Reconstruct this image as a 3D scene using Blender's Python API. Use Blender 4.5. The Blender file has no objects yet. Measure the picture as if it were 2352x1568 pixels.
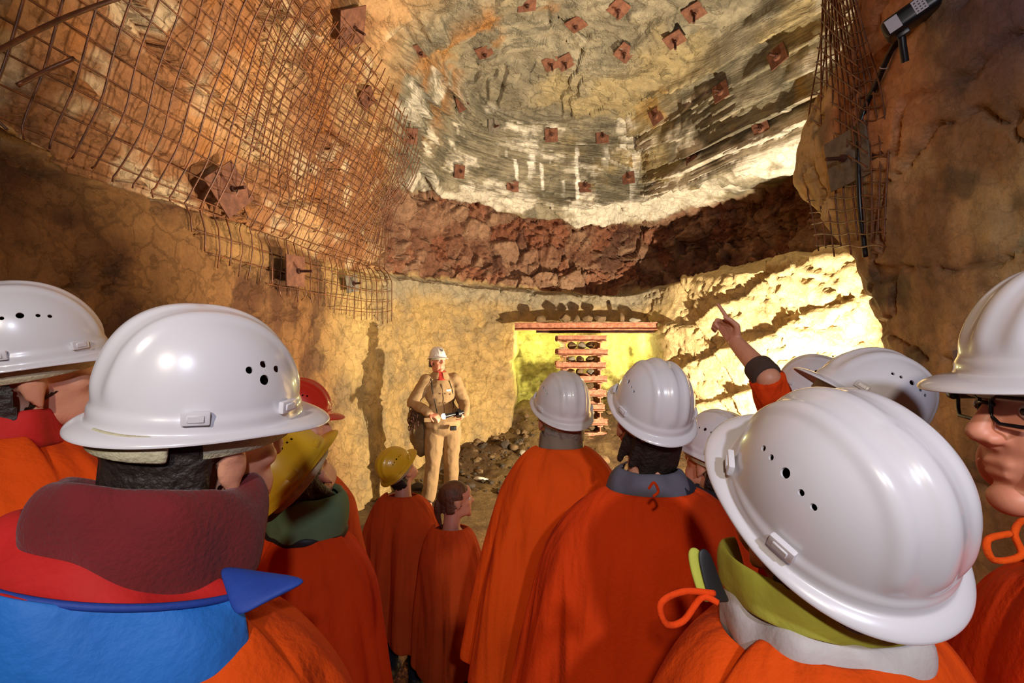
import bpy, bmesh, math, random
import numpy as np
from mathutils import Vector, Matrix, Euler
from mathutils.bvhtree import BVHTree

random.seed(7)
RNG = np.random.default_rng(7)
SC = bpy.context.scene
COL = SC.collection
F_PX = 1116.0
CAM = Vector((0.0, 0.0, 1.92))
PI = math.pi


def at(px, py, Y):
    """photo pixel at a distance Y from the camera -> point in the mine"""
    return Vector(((px - 1176) / F_PX * Y, Y, CAM.z - (py - 784) / F_PX * Y))


def lin(r, g, b):
    def c(v):
        v /= 255.0
        return v / 12.92 if v <= 0.04045 else ((v + 0.055) / 1.055) ** 2.4
    return (c(r), c(g), c(b))


# ------------------------------------------------------------------ noise
def _hash(ix, iy, iz, seed):
    h = (ix.astype(np.int64) * 374761393 + iy.astype(np.int64) * 668265263 + iz.astype(np.int64) * 2147483647 + seed * 974711) & 0xFFFFFFFF
    h = ((h ^ (h >> 13)) * 1274126177) & 0xFFFFFFFF
    h = ((h ^ (h >> 16)) * 2246822519) & 0xFFFFFFFF
    h = h ^ (h >> 15)
    return (h & 0xFFFFFF).astype(np.float64) / float(0xFFFFFF)


def vnoise(p, scale=1.0, seed=0):
    q = p * scale
    i = np.floor(q)
    f = q - i
    u = f * f * f * (f * (f * 6 - 15) + 10)
    ix, iy, iz = i[:, 0], i[:, 1], i[:, 2]
    r = 0
    for dx in (0, 1):
        wx = u[:, 0] if dx else 1 - u[:, 0]
        for dy in (0, 1):
            wy = u[:, 1] if dy else 1 - u[:, 1]
            for dz in (0, 1):
                wz = u[:, 2] if dz else 1 - u[:, 2]
                r = r + wx * wy * wz * _hash(ix + dx, iy + dy, iz + dz, seed)
    return r * 2 - 1


def fbm(p, scale=1.0, oct=4, seed=0, gain=0.5):
    a, s, r, t = 1.0, scale, 0, 0
    for k in range(oct):
        r = r + a * vnoise(p, s, seed + k * 17)
        t += a
        a *= gain
        s *= 2.03
    return r / t


def worley(p, scale=1.0, seed=0):
    q = p * scale
    i = np.floor(q)
    n = len(p)
    f1 = np.full(n, 9.0)
    f2 = np.full(n, 9.0)
    cid = np.zeros(n)
    off = np.zeros((n, 3))
    for dx in (-1, 0, 1):
        for dy in (-1, 0, 1):
            for dz in (-1, 0, 1):
                cx, cy, cz = i[:, 0] + dx, i[:, 1] + dy, i[:, 2] + dz
                jx = _hash(cx, cy, cz, seed + 1)
                jy = _hash(cx, cy, cz, seed + 2)
                jz = _hash(cx, cy, cz, seed + 3)
                d = np.stack([q[:, 0] - cx - jx, q[:, 1] - cy - jy, q[:, 2] - cz - jz], 1)
                dd = np.sqrt((d ** 2).sum(1))
                near = dd < f1
                f2 = np.where(near, f1, np.minimum(f2, dd))
                cid = np.where(near, _hash(cx, cy, cz, seed + 4), cid)
                off = np.where(near[:, None], d, off)
                f1 = np.where(near, dd, f1)
    return f1, f2, cid, off


def sstep(a, b, x):
    t = np.clip((x - a) / (b - a), 0, 1)
    return t * t * (3 - 2 * t)


def mixc(c0, c1, w):
    w = np.asarray(w)[:, None]
    return c0 * (1 - w) + c1 * w


# ------------------------------------------------------------------ objects
def link(o, parent=None):
    COL.objects.link(o)
    if parent is not None:
        o.parent = parent
    return o


def tag(o, label, cat, group=None, kind=None):
    o['label'] = label
    o['category'] = cat
    if group:
        o['group'] = group
    if kind:
        o['kind'] = kind
    return o


def thing(name, label, cat, loc=(0, 0, 0), group=None, rot=None):
    o = bpy.data.objects.new(name, None)
    o.empty_display_size = 0.1
    link(o)
    o.location = loc
    if rot is not None:
        o.rotation_mode = 'QUATERNION'
        o.rotation_quaternion = rot
    return tag(o, label, cat, group)


def part(name, me, mat, parent=None, label=None):
    """link a mesh (or a bmesh) as one object"""
    if isinstance(me, bmesh.types.BMesh):
        m = bpy.data.meshes.new(name)
        bmesh.ops.recalc_face_normals(me, faces=me.faces[:])
        me.to_mesh(m)
        me.free()
        me = m
    me.name = name
    if mat is not None:
        me.materials.clear()
        me.materials.append(mat)
    o = bpy.data.objects.new(name, me)
    link(o, parent)
    if label:
        o['label'] = label
    return o


def smooth(o, angle=None):
    me = o.data
    me.polygons.foreach_set('use_smooth', [True] * len(me.polygons))
    if angle is not None:
        me.set_sharp_from_angle(angle=math.radians(angle))
    return o


def struct(name, me, mat, label, cat):
    o = part(name, me, mat)
    tag(o, label, cat, kind='structure')
    return o


def mesh_np(name, V, Fq, cols=None, smooth_=True):
    me = bpy.data.meshes.new(name)
    nf, k = Fq.shape
    me.vertices.add(len(V))
    me.vertices.foreach_set('co', V.astype(np.float32).ravel())
    me.loops.add(nf * k)
    me.loops.foreach_set('vertex_index', Fq.astype(np.int32).ravel())
    me.polygons.add(nf)
    me.polygons.foreach_set('loop_start', np.arange(0, nf * k, k, dtype=np.int32))
    me.polygons.foreach_set('loop_total', np.full(nf, k, dtype=np.int32))
    me.polygons.foreach_set('use_smooth', np.full(nf, smooth_, dtype=bool))
    if cols is not None:
        at_ = me.attributes.new('Col', 'FLOAT_COLOR', 'POINT')
        c4 = np.concatenate([cols, np.ones((len(cols), 1))], 1).astype(np.float32)
        at_.data.foreach_set('color', c4.ravel())
    me.update()
    me.validate()
    return me


# ------------------------------------------------------------------ bmesh shapes
def T(loc=(0, 0, 0), rot=(0, 0, 0), scale=(1, 1, 1)):
    return Matrix.Translation(loc) @ Euler(rot).to_matrix().to_4x4() @ Matrix.Diagonal((*scale, 1))


def add_box(bm, M, size, bevel=0.0, seg=2):
    r = bmesh.ops.create_cube(bm, size=1.0)
    vs = r['verts']
    for v in vs:
        v.co = Vector((v.co.x * size[0], v.co.y * size[1], v.co.z * size[2]))
    if bevel > 0:
        es = list({e for v in vs for e in v.link_edges})
        r2 = bmesh.ops.bevel(bm, geom=es, offset=bevel, segments=seg, affect='EDGES', profile=0.6)
        vs = list({v for f in r2['faces'] for v in f.verts} | {v for v in vs if v.is_valid})
        vs = list({w for v in vs for f in v.link_faces for w in f.verts})
    for v in vs:
        v.co = M @ v.co
    return vs


def add_ball(bm, c, r, M=None, u=20, v=14):
    if not hasattr(r, '__len__'):
        r = (r, r, r)
    X = Matrix.Translation(c) @ Matrix.Diagonal((*r, 1))
    if M is not None:
        X = M @ X
    bmesh.ops.create_uvsphere(bm, u_segments=u, v_segments=v, radius=1.0, matrix=X)


def add_tube(bm, pts, rad, n=8, cap=True, closed=False):
    """sweep a circle along points; rad is a number or a list"""
    P = [Vector(p) for p in pts]
    N = len(P)
    R = rad if hasattr(rad, '__len__') else [rad] * N
    up = None
    rings = []
    for k in range(N):
        if closed:
            t = P[(k + 1) % N] - P[k - 1]
        else:
            t = P[min(k + 1, N - 1)] - P[max(k - 1, 0)]
        if t.length < 1e-9:
            t = Vector((0, 0, 1))
        t.normalize()
        if up is None:
            up = t.orthogonal().normalized()
        up = (up - t * up.dot(t))
        if up.length < 1e-6:
            up = t.orthogonal()
        up.normalize()
        b = t.cross(up)
        rings.append([bm.verts.new(P[k] + (up * math.cos(2 * PI * j / n) + b * math.sin(2 * PI * j / n)) * R[k]) for j in range(n)])
    for k in range(N if closed else N - 1):
        A, B = rings[k], rings[(k + 1) % N]
        for j in range(n):
            bm.faces.new((A[j], A[(j + 1) % n], B[(j + 1) % n], B[j]))
    if cap and not closed:
        bm.faces.new(rings[0][::-1])
        bm.faces.new(rings[-1])


def add_capsule(bm, a, b, ra, rb, n=14):
    """tapered limb with round ends"""
    a, b = Vector(a), Vector(b)
    d = (b - a)
    L = d.length
    if L < 1e-6:
        add_ball(bm, a, max(ra, rb))
        return
    d.normalize()
    pts, rr = [], []
    for k in range(5, 0, -1):
        an = k / 5.2 * PI / 2
        pts.append(a - d * ra * math.sin(an))
        rr.append(max(ra * math.cos(an), 1e-4))
    for k in range(7):
        t = k / 6
        pts.append(a.lerp(b, t))
        rr.append(ra + (rb - ra) * t)
    for k in range(1, 6):
        an = k / 5.2 * PI / 2
        pts.append(b + d * rb * math.sin(an))
        rr.append(max(rb * math.cos(an), 1e-4))
    add_tube(bm, pts, rr, n)


def add_grid_surf(bm, rows, closed_u=False):
    """rows: list of lists of points"""
    G = [[bm.verts.new(p) for p in r] for r in rows]
    n = len(G[0])
    for i in range(len(G) - 1):
        for j in range(n if closed_u else n - 1):
            k = (j + 1) % n
            bm.faces.new((G[i][j], G[i][k], G[i + 1][k], G[i + 1][j]))
    return G


def crom(P, t):
    """catmull-rom through points at parameter t in 0..len-1"""
    n = len(P)
    i = min(int(t), n - 2)
    u = t - i
    p0 = Vector(P[max(i - 1, 0)])
    p1 = Vector(P[i])
    p2 = Vector(P[i + 1])
    p3 = Vector(P[min(i + 2, n - 1)])
    return 0.5 * ((2 * p1) + (p2 - p0) * u + (2 * p0 - 5 * p1 + 4 * p2 - p3) * u * u + (3 * p1 - p0 - 3 * p2 + p3) * u ** 3)


def curve_pts(P, n):
    return [crom(P, k / (n - 1) * (len(P) - 1)) for k in range(n)]


def evaluated(me, mods):
    """run modifiers on a mesh and return the resulting mesh"""
    if isinstance(me, bmesh.types.BMesh):
        m = bpy.data.meshes.new('tmp')
        bmesh.ops.recalc_face_normals(me, faces=me.faces[:])
        me.to_mesh(m)
        me.free()
        me = m
    o = bpy.data.objects.new('tmp', me)
    COL.objects.link(o)
    for kind, kw in mods:
        md = o.modifiers.new('m', kind)
        for k, v in kw.items():
            setattr(md, k, v)
    dg = bpy.context.evaluated_depsgraph_get()
    dg.update()
    out = bpy.data.meshes.new_from_object(o.evaluated_get(dg))
    bpy.data.objects.remove(o)
    bpy.data.meshes.remove(me)
    return out


def fuse(bm, voxel=0.008, it=4, fac=0.5):
    """all pieces of the bmesh become one continuous skin"""
    return evaluated(bm, [('REMESH', dict(mode='VOXEL', voxel_size=voxel, use_smooth_shade=True)),
                          ('SMOOTH', dict(iterations=it, factor=fac))])


# ------------------------------------------------------------------ materials
def nodes_of(name):
    m = bpy.data.materials.new(name)
    m.use_nodes = True
    nt = m.node_tree
    return m, nt, nt.nodes['Principled BSDF']


def mat(name, rgb, rough=0.6, metal=0.0, var=0.15, scale=12.0, bump=0.0, bscale=40.0, spec=0.5, coat=0.0, emit=None, estr=0.0, sheen=0.0, rgb2=None, sss=0.0):
    m, nt, b = nodes_of(name)
    L = nt.links.new
    tc = nt.nodes.new('ShaderNodeTexCoord')
    nz = nt.nodes.new('ShaderNodeTexNoise')
    nz.inputs['Scale'].default_value = scale
    nz.inputs['Detail'].default_value = 6
    L(tc.outputs['Object'], nz.inputs['Vector'])
    rp = nt.nodes.new('ShaderNodeValToRGB')
    rp.color_ramp.elements[0].position = 0.3
    rp.color_ramp.elements[1].position = 0.7
    lo = [max(0, c * (1 - var)) for c in rgb]
    hi = [min(1, c * (1 + var)) for c in (rgb2 or rgb)]
    rp.color_ramp.elements[0].color = (*lo, 1)
    rp.color_ramp.elements[1].color = (*hi, 1)
    L(nz.outputs['Fac'], rp.inputs['Fac'])
    L(rp.outputs['Color'], b.inputs['Base Color'])
    b.inputs['Roughness'].default_value = rough
    b.inputs['Metallic'].default_value = metal
    b.inputs['Specular IOR Level'].default_value = spec
    b.inputs['Coat Weight'].default_value = coat
    b.inputs['Coat Roughness'].default_value = 0.08
    if sheen:
        b.inputs['Sheen Weight'].default_value = sheen
    if sss:
        b.inputs['Subsurface Weight'].default_value = sss
        b.inputs['Subsurface Radius'].default_value = (0.012, 0.005, 0.003)
        b.inputs['Subsurface Scale'].default_value = 0.6
    if bump:
        n2 = nt.nodes.new('ShaderNodeTexNoise')
        n2.inputs['Scale'].default_value = bscale
        n2.inputs['Detail'].default_value = 5
        L(tc.outputs['Object'], n2.inputs['Vector'])
        bp = nt.nodes.new('ShaderNodeBump')
        bp.inputs['Strength'].default_value = bump
        bp.inputs['Distance'].default_value = 0.01
        L(n2.outputs['Fac'], bp.inputs['Height'])
        L(bp.outputs['Normal'], b.inputs['Normal'])
    if emit:
        b.inputs['Emission Color'].default_value = (*emit, 1)
        b.inputs['Emission Strength'].default_value = estr
    return m


def rock_mat(name, bump=0.6, s1=9.0, s2=45.0, rough=0.8, dist=0.03, spec=0.3):
    m, nt, b = nodes_of(name)
    L = nt.links.new
    tc = nt.nodes.new('ShaderNodeTexCoord')
    at_ = nt.nodes.new('ShaderNodeAttribute')
    at_.attribute_name = 'Col'
    n1 = nt.nodes.new('ShaderNodeTexNoise')
    n1.inputs['Scale'].default_value = s1
    n1.inputs['Detail'].default_value = 10
    n1.inputs['Roughness'].default_value = 0.65
    n2 = nt.nodes.new('ShaderNodeTexNoise')
    n2.inputs['Scale'].default_value = s2
    n2.inputs['Detail'].default_value = 6
    n2.inputs['Roughness'].default_value = 0.7
    vo = nt.nodes.new('ShaderNodeTexVoronoi')
    vo.feature = 'DISTANCE_TO_EDGE'
    vo.inputs['Scale'].default_value = s1 * 0.8
    nw = nt.nodes.new('ShaderNodeVectorMath')
    nw.operation = 'MULTIPLY_ADD'
    nw.inputs[1].default_value = (0.25, 0.25, 0.25)
    L(tc.outputs['Object'], n1.inputs['Vector'])
    L(tc.outputs['Object'], n2.inputs['Vector'])
    L(n1.outputs['Color'], nw.inputs[0])
    L(tc.outputs['Object'], nw.inputs[2])
    L(nw.outputs[0], vo.inputs['Vector'])
    mr = nt.nodes.new('ShaderNodeMapRange')
    mr.inputs['From Min'].default_value = 0.25
    mr.inputs['From Max'].default_value = 0.75
    mr.inputs['To Min'].default_value = 0.72
    mr.inputs['To Max'].default_value = 1.25
    L(n1.outputs['Fac'], mr.inputs['Value'])
    mr2 = nt.nodes.new('ShaderNodeMapRange')
    mr2.inputs['From Min'].default_value = 0.3
    mr2.inputs['From Max'].default_value = 0.7
    mr2.inputs['To Min'].default_value = 0.85
    mr2.inputs['To Max'].default_value = 1.15
    L(n2.outputs['Fac'], mr2.inputs['Value'])
    mu = nt.nodes.new('ShaderNodeMath')
    mu.operation = 'MULTIPLY'
    L(mr.outputs['Result'], mu.inputs[0])
    L(mr2.outputs['Result'], mu.inputs[1])
    mx = nt.nodes.new('ShaderNodeVectorMath')
    mx.operation = 'SCALE'
    L(at_.outputs['Color'], mx.inputs[0])
    L(mu.outputs['Value'], mx.inputs['Scale'])
    L(mx.outputs[0], b.inputs['Base Color'])
    # height
    h1 = nt.nodes.new('ShaderNodeMath')
    h1.operation = 'MULTIPLY_ADD'
    h1.inputs[1].default_value = 0.35
    L(n2.outputs['Fac'], h1.inputs[0])
    L(n1.outputs['Fac'], h1.inputs[2])
    mrv = nt.nodes.new('ShaderNodeMapRange')
    mrv.inputs['From Max'].default_value = 0.06
    mrv.inputs['To Min'].default_value = -0.22
    mrv.inputs['To Max'].default_value = 0.0
    L(vo.outputs['Distance'], mrv.inputs['Value'])
    h2 = nt.nodes.new('ShaderNodeMath')
    h2.operation = 'ADD'
    L(h1.outputs[0], h2.inputs[0])
    L(mrv.outputs['Result'], h2.inputs[1])
    bp = nt.nodes.new('ShaderNodeBump')
    bp.inputs['Strength'].default_value = bump
    bp.inputs['Distance'].default_value = dist
    L(h2.outputs[0], bp.inputs['Height'])
    L(bp.outputs['Normal'], b.inputs['Normal'])
    b.inputs['Roughness'].default_value = rough
    b.inputs['Specular IOR Level'].default_value = spec
    return m
# ================================================================== the mine chamber
ZB = [-0.25, 0.9, 1.9, 2.70, 2.80, 3.35, 3.95, 4.08, 4.5, 4.95, 5.2]
OB = [0.05, 0.0, 0.0, 0.02, -0.22, -0.26, -0.15, 0.30, 0.45, 0.75, 1.1]
ZR = [-0.25, 0.9, 1.9, 2.84, 2.98, 3.5, 4.02, 4.12, 4.5, 4.95, 5.2]
OR = [0.05, 0.0, 0.0, 0.05, -0.95, -1.25, -0.95, 0.24, 0.38, 0.78, 1.15]
ZL = [-0.25, 0.9, 1.9, 2.66, 2.80, 3.20, 3.62, 4.02, 4.45, 4.85, 5.15]
OL = [0.0, 0.0, 0.02, 0.05, 0.00, 0.10, 0.22, 0.34, 0.48, 0.68, 1.05]


def mixp(A, B, w):
    return [a * (1 - w) + b * w for a, b in zip(A, B)]


def station(x, y, nx, ny, Z, O, sx, sy, sz=5.42):
    l = math.hypot(nx, ny)
    nx, ny = nx / l, ny / l
    P = [(x + nx * o, y + ny * o, z) for o, z in zip(O, Z)]
    e = P[-1]
    P.append(tuple(e[k] * 0.5 + (sx, sy, sz + 0.04)[k] * 0.5 for k in range(3)))
    P.append((sx, sy, sz))
    return P


LB = lambda w: (mixp(ZL, ZB, w), mixp(OL, OB, w))
ZC = [-0.25, 0.9, 1.9, 2.84, 2.94, 3.45, 4.12, 4.25, 4.6, 4.98, 5.2]
ST = [
    station(-2.40, -2.6, 1, 0, ZL, OL, .8, -2.6),
    station(-2.32, -0.5, 1, 0, ZL, OL, .8, -.5),
    station(-2.28, 1.0, 1, 0, ZL, OL, .8, 1.0),
    station(-2.24, 2.5, 1, 0, ZL, OL, .8, 2.5),
    station(-2.12, 4.0, 1, -.05, ZL, OL, .8, 3.6),
    station(-1.94, 5.2, 1, -.18, ZL, OL, .8, 4.4),
    station(-1.74, 6.05, .87, -.48, *LB(.35), .7, 4.8),
    station(-1.38, 6.90, .68, -.73, mixp(ZL, ZC, .85), mixp(OL, OB, .85), .6, 5.0),
    station(-0.85, 7.55, .38, -.92, ZC, OB, .5, 5.15),
    station(-0.10, 7.93, .12, -1, mixp(ZC, ZB, .5), OB, .5, 5.25),
    station(0.60, 8.05, 0, -1, ZB, OB, .5, 5.25),
    station(1.35, 8.06, -.05, -1, ZB, mixp(OB, OR, .15), .5, 5.2),
    station(2.10, 7.98, -.25, -.95, mixp(ZB, ZR, .3), mixp(OB, OR, .6), .45, 5.1),
    station(2.55, 7.45, -.85, -.5, ZR, mixp(OB, OR, .7), .4, 5.0),
    station(2.90, 6.6, -.93, -.36, ZR, OR, .4, 4.8),
    station(3.30, 5.5, -.93, -.36, ZR, OR, .35, 4.4),
    station(3.75, 4.5, -.93, -.36, ZR, OR, .3, 3.8),
    station(4.15, 3.4, -.95, -.3, ZR, OR, .3, 3.2),
]
SN = [20, 24, 40, 56, 60, 60, 54, 48, 44, 40, 46, 50, 42, 40, 46, 48, 46]
TN = [26, 38, 32, 12, 26, 26, 18, 22, 22, 16, 34, 28]


def sheet(ST, SN, TN):
    """smooth along the stations, straight between the rows"""
    P = np.array(ST, dtype=float)              # stations x rows x 3
    out = []
    for i, n in enumerate(SN):
        p0, p1, p2, p3 = P[max(i - 1, 0)], P[i], P[i + 1], P[min(i + 2, len(P) - 1)]
        for k in range(n + (1 if i == len(SN) - 1 else 0)):
            u = k / n
            out.append(.5 * (2 * p1 + (p2 - p0) * u + (2 * p0 - 5 * p1 + 4 * p2 - p3) * u * u + (3 * p1 - p0 - 3 * p2 + p3) * u ** 3))
    S = np.array(out)                          # s x rows x 3
    rows, rowid = [], []
    for j, n in enumerate(TN):
        for k in range(n + (1 if j == len(TN) - 1 else 0)):
            u = k / n
            rows.append(S[:, j] * (1 - u) + S[:, j + 1] * u)
            rowid.append(j + u)
    G = np.stack(rows, 1)                      # s x t x 3
    return G, np.array(rowid)


def relax(G, n=1):
    for _ in range(n):
        H = G.copy()
        H[:, 1:-1] = (G[:, :-2] + 2 * G[:, 1:-1] + G[:, 2:]) / 4
        G = H
        H = G.copy()
        H[1:-1] = (G[:-2] + 2 * G[1:-1] + G[2:]) / 4
        G = H
    return G


def grid_normals(G):
    ds = np.gradient(G, axis=0)
    dt = np.gradient(G, axis=1)
    n = np.cross(ds, dt)
    n /= np.linalg.norm(n, axis=2, keepdims=True) + 1e-9
    return n


def grid_faces(ns, nt, s0=0, s1=None, t0=0, t1=None):
    s1 = ns - 1 if s1 is None else s1
    t1 = nt - 1 if t1 is None else t1
    a, b = np.meshgrid(np.arange(s0, s1), np.arange(t0, t1), indexing='ij')
    i = (a * nt + b).ravel()
    return np.stack([i, i + nt, i + nt + 1, i + 1], 1)


def sub_mesh(name, V, F, C):
    u, inv = np.unique(F.ravel(), return_inverse=True)
    return mesh_np(name, V[u], inv.reshape(F.shape), C[u])


def bedding(p, freq, seed=0, warp=.10):
    """0..1 saw along the dipping beds, plus the number of the bed"""
    z = p[:, 2] + .10 * p[:, 0] - .03 * p[:, 1] + warp * fbm(p * np.array([.5, .5, 1.2]), 1.1, 4, seed)
    q = z * freq + .6 * vnoise(p, .9, seed + 5)
    return q - np.floor(q), np.floor(q)


G, RID = sheet(ST, SN, TN)
G = relax(G, 2)
ns, nt = G.shape[:2]
N = grid_normals(G)
# make the normals point into the chamber
ctr = np.array([.4, 4.0, 2.4])
sgn = np.sign(((ctr - G) * N).sum(2).mean())
N = N * sgn
P = G.reshape(-1, 3)
NN = N.reshape(-1, 3)
TID = np.tile(RID, (ns, 1)).ravel()
scum = np.concatenate([np.full(n + (1 if i == len(SN) - 1 else 0), i) + np.arange(n + (1 if i == len(SN) - 1 else 0)) / n for i, n in enumerate(SN)])
SID = np.repeat(scum, nt)

# ---- masks of the rock kinds
wob = .16 * fbm(P, 2.2, 4, 3)
bord = np.interp(TID, [0, 4.5, 6.5, 8, 10, 12], [6.0, 6.3, 6.2, 5.6, 4.7, 4.2]) + .5 * wob
left = 1 - sstep(-.35, .35, SID - bord)                  # the mesh covered side
right = sstep(12.2, 13.2, SID)
back = (1 - left) * (1 - right)
tq = TID + wob * 1.2
breccia = sstep(3.75, 4.05, tq) * (1 - sstep(6.2, 6.42, TID + wob * .5)) * (1 - left)
grey = sstep(6.2, 6.42, TID + wob * .5)
greyL = grey * (1 - left)
low = 1 - sstep(3.5, 4.0, TID)
roof = sstep(9.6, 10.2, TID)

# ---- relief
D = np.zeros(len(P))
D += .16 * fbm(P, .55, 3, 11) * (low * .9 + .5)
# left slope: big broken slabs
w1, w2, wc, wo = worley(P * np.array([1, 1, 1.3]), 1.25, 40)
wq = P * np.array([.8, .55, 1.0]) + .25 * np.stack([fbm(P, 1.3, 3, 45 + k) for k in range(3)], 1)
w1, w2, wc, wo = worley(wq, 1.5, 40)
x1, x2, xc, xo = worley(wq, 4.2, 42)
D += left * (1 - low) * (.20 * (wc - .5) + .22 * (wo[:, 2] * (wc - .4) + wo[:, 1] * (.55 - wc)) + .07 * (xc - .5) + .09 * xo[:, 2] * (xc - .3) + .05 * fbm(P, 3, 4, 46))
# lower walls: cracked faces
r = 1 - np.abs(fbm(P * np.array([1, 1, 1.6]), 1.6, 5, 21))
D += low * (.05 * fbm(P, 3.5, 4, 23) - .05 * sstep(.93, 1.0, r))
# right wall: split along slanting joints
pj = np.stack([P[:, 1] * .9 + P[:, 2] * .55, P[:, 0], P[:, 2] - .30 * P[:, 1]], 1)
q = (P[:, 2] + .38 * (P[:, 1] - 6) + .22 * fbm(P, .9, 4, 61)) * 1.5
fr = q - np.floor(q)
D += right * low * (.16 * (fr - .5) * (.4 + .6 * (vnoise(P, .8, 62) > -.1)) + .09 * fbm(P, 2.4, 5, 63))
q2 = (P[:, 1] * .8 - .5 * P[:, 2] + .2 * fbm(P, 1.1, 3, 65)) * .9
fr2 = q2 - np.floor(q2)
D += right * low * .10 * (fr2 - .5)
# breccia: heaped angular blocks
mb = np.where(breccia > .01)[0]
wb = P[mb] + .05 * np.stack([vnoise(P[mb], 4, 70 + k) for k in range(3)], 1)
b1, b2, bc, bo = worley(wb, 2.6, 70)
c1, c2, cc, co = worley(wb, 6.5, 71)
e1, e2, ec, eo = worley(wb, 14, 72)
g1_, g2_, gc, go = worley(wb, 30, 73)
big = (bc > .55) * 1.0
blk = big * (.26 * (bc - .6) + .26 * bo[:, 2] * (bc - .4) + .24 * bo[:, 0] * (.8 - bc) - .12 * (1 - sstep(0, .10, b2 - b1)))
fin = (1 - .65 * big)
blk += fin * (.15 * (cc - .5) + .16 * co[:, 2] * (cc - .3) + .12 * co[:, 0] * (.5 - cc) - .06 * (1 - sstep(0, .16, c2 - c1)))
blk += (1 - .4 * big) * (.06 * (ec - .5) + .06 * eo[:, 1] * (ec - .4) - .02 * (1 - sstep(0, .2, e2 - e1))) + .018 * (gc - .5)
blk += .16 * fbm(P[mb], 1.3, 3, 75)
D[mb] += breccia[mb] * blk
# bedded grey rock
sw, bid = bedding(P, 5.2, 80)
sw2, bid2 = bedding(P, 15.0, 85, .05)
bh = _hash(bid, bid * 0, bid * 0, 5)
stepness = .5 + .6 * sstep(-.25, .35, fbm(P, .8, 3, 88) + .25 * sstep(0, 2.5, P[:, 0]))
face = greyL * (1 - roof)
D += face * stepness * (.21 * (1 - sw) * (.3 + bh) + .055 * (1 - sw2) * sstep(-.2, .2, vnoise(P, 1.7, 87)) - .06)
D += face * .03 * fbm(P, 5, 4, 89)
# slabs spalled off the roof
sl = fbm(P * np.array([1, .8, .3]), .75, 4, 95)
lev = np.floor(sl * 7) / 7
D += roof * (1 - left * .7) * (-.42 * lev)
lev2 = np.floor(fbm(P * np.array([.7, 1.2, .3]), 1.5, 3, 97) * 5) / 5
D += roof * (-.10 * lev2) + greyL * .012 * fbm(P, 9, 3, 98)
D += .012 * fbm(P, 12, 3, 99)
# the niche behind the crib
nm = sstep(.02, .14, P[:, 0] + .06 * vnoise(P, 4, 31)) * (1 - sstep(2.30, 2.42, P[:, 0] + .05 * vnoise(P, 4, 32))) * (1 - sstep(2.14, 2.22, P[:, 2])) * back * (P[:, 1] > 7.3)
D = D * (1 - .7 * nm)
P = P + NN * D[:, None]
P[:, 1] += nm * (1.15 + .18 * fbm(P, 2.0, 4, 33) + .10 * sstep(.2, .6, fbm(P, 3, 3, 35)))
# the lip sags raggedly
P[:, 2] += greyL * (1 - sstep(6.6, 7.4, TID)) * .10 * fbm(P, 1.6, 3, 36)

# ---- what colour each rock has
n1 = fbm(P, 1.1, 5, 101) * .5 + .5
n2 = fbm(P, 3.5, 5, 102) * .5 + .5
n3 = fbm(P * np.array([1, 1, .35]), 2.6, 5, 103) * .5 + .5
one = np.ones((len(P), 1))
C = one * np.array(lin(176, 146, 96))
C = mixc(C, one * np.array(lin(150, 128, 92)), sstep(.45, .7, n2))
C = mixc(C, one * np.array(lin(196, 164, 104)), sstep(.5, .75, n1) * .8)
# right wall: pale sandy limestone
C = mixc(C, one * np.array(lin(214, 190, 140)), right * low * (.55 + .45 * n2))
# ledge above the niche is greyer
C = mixc(C, one * np.array(lin(150, 140, 120)), back * sstep(2.55, 2.85, tq) * low * .8)
# left lower wall: brown clay stain, darkened to put the crowd's shade into it
cl = mixc(one * np.array(lin(132, 92, 54)), one * np.array(lin(92, 58, 36)), sstep(.4, .65, n2))
cl = mixc(cl, one * np.array(lin(150, 112, 68)), sstep(.5, .72, n1))
C = mixc(C, cl, left * low * (1 - sstep(4.4, 5.9, SID)))
# left slope: rusty orange and tan slabs
cu = mixc(one * np.array(lin(188, 148, 104)), one * np.array(lin(150, 102, 66)), sstep(.42, .6, n1))
cu = mixc(cu, one * np.array(lin(206, 182, 146)), sstep(.56, .72, n2) * .8)
cu = mixc(cu, one * np.array(lin(170, 106, 50)), sstep(.57, .72, n3) * .6)
C = mixc(C, cu, left * (1 - low))
# red brown breccia
cb = mixc(one * np.array(lin(122, 82, 62)), one * np.array(lin(148, 110, 86)), sstep(.4, .65, n2))
cb = mixc(cb, one * np.array(lin(84, 52, 40)), sstep(.5, .7, n1) * .8)
bcf = np.zeros(len(P))
bcf[mb] = bc
bce = np.zeros(len(P))
bce[mb] = cc
cb = mixc(cb, one * np.array(lin(158, 124, 98)), (bcf > .8) * .5 + (bce > .86) * .4)
cb = mixc(cb, one * np.array(lin(146, 88, 62)), (bcf < .25) * .5)
C = mixc(C, cb, np.clip(breccia * 1.2, 0, 1))
# grey bedded shale
cg = mixc(one * np.array(lin(150, 140, 118)), one * np.array(lin(124, 116, 98)), sstep(.42, .6, n2))
cg = mixc(cg, one * np.array(lin(166, 148, 108)), sstep(.5, .68, n1) * .8)
cg = mixc(cg, one * np.array(lin(176, 140, 78)), sstep(.60, .74, n3) * (1 - roof) * sstep(.3, 2.2, P[:, 0]) * .8)
white = greyL * (1 - roof) * sstep(.56, .68, fbm(P * np.array([1, 1, 2.2]), 1.7, 6, 111, .62) * .5 + .5 + .14 * (1 - sstep(6.7, 8.2, TID)))
cg = mixc(cg, one * np.array(lin(232, 222, 204)), np.clip(white, 0, 1) * .85)
C = mixc(C, cg, greyL)
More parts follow.
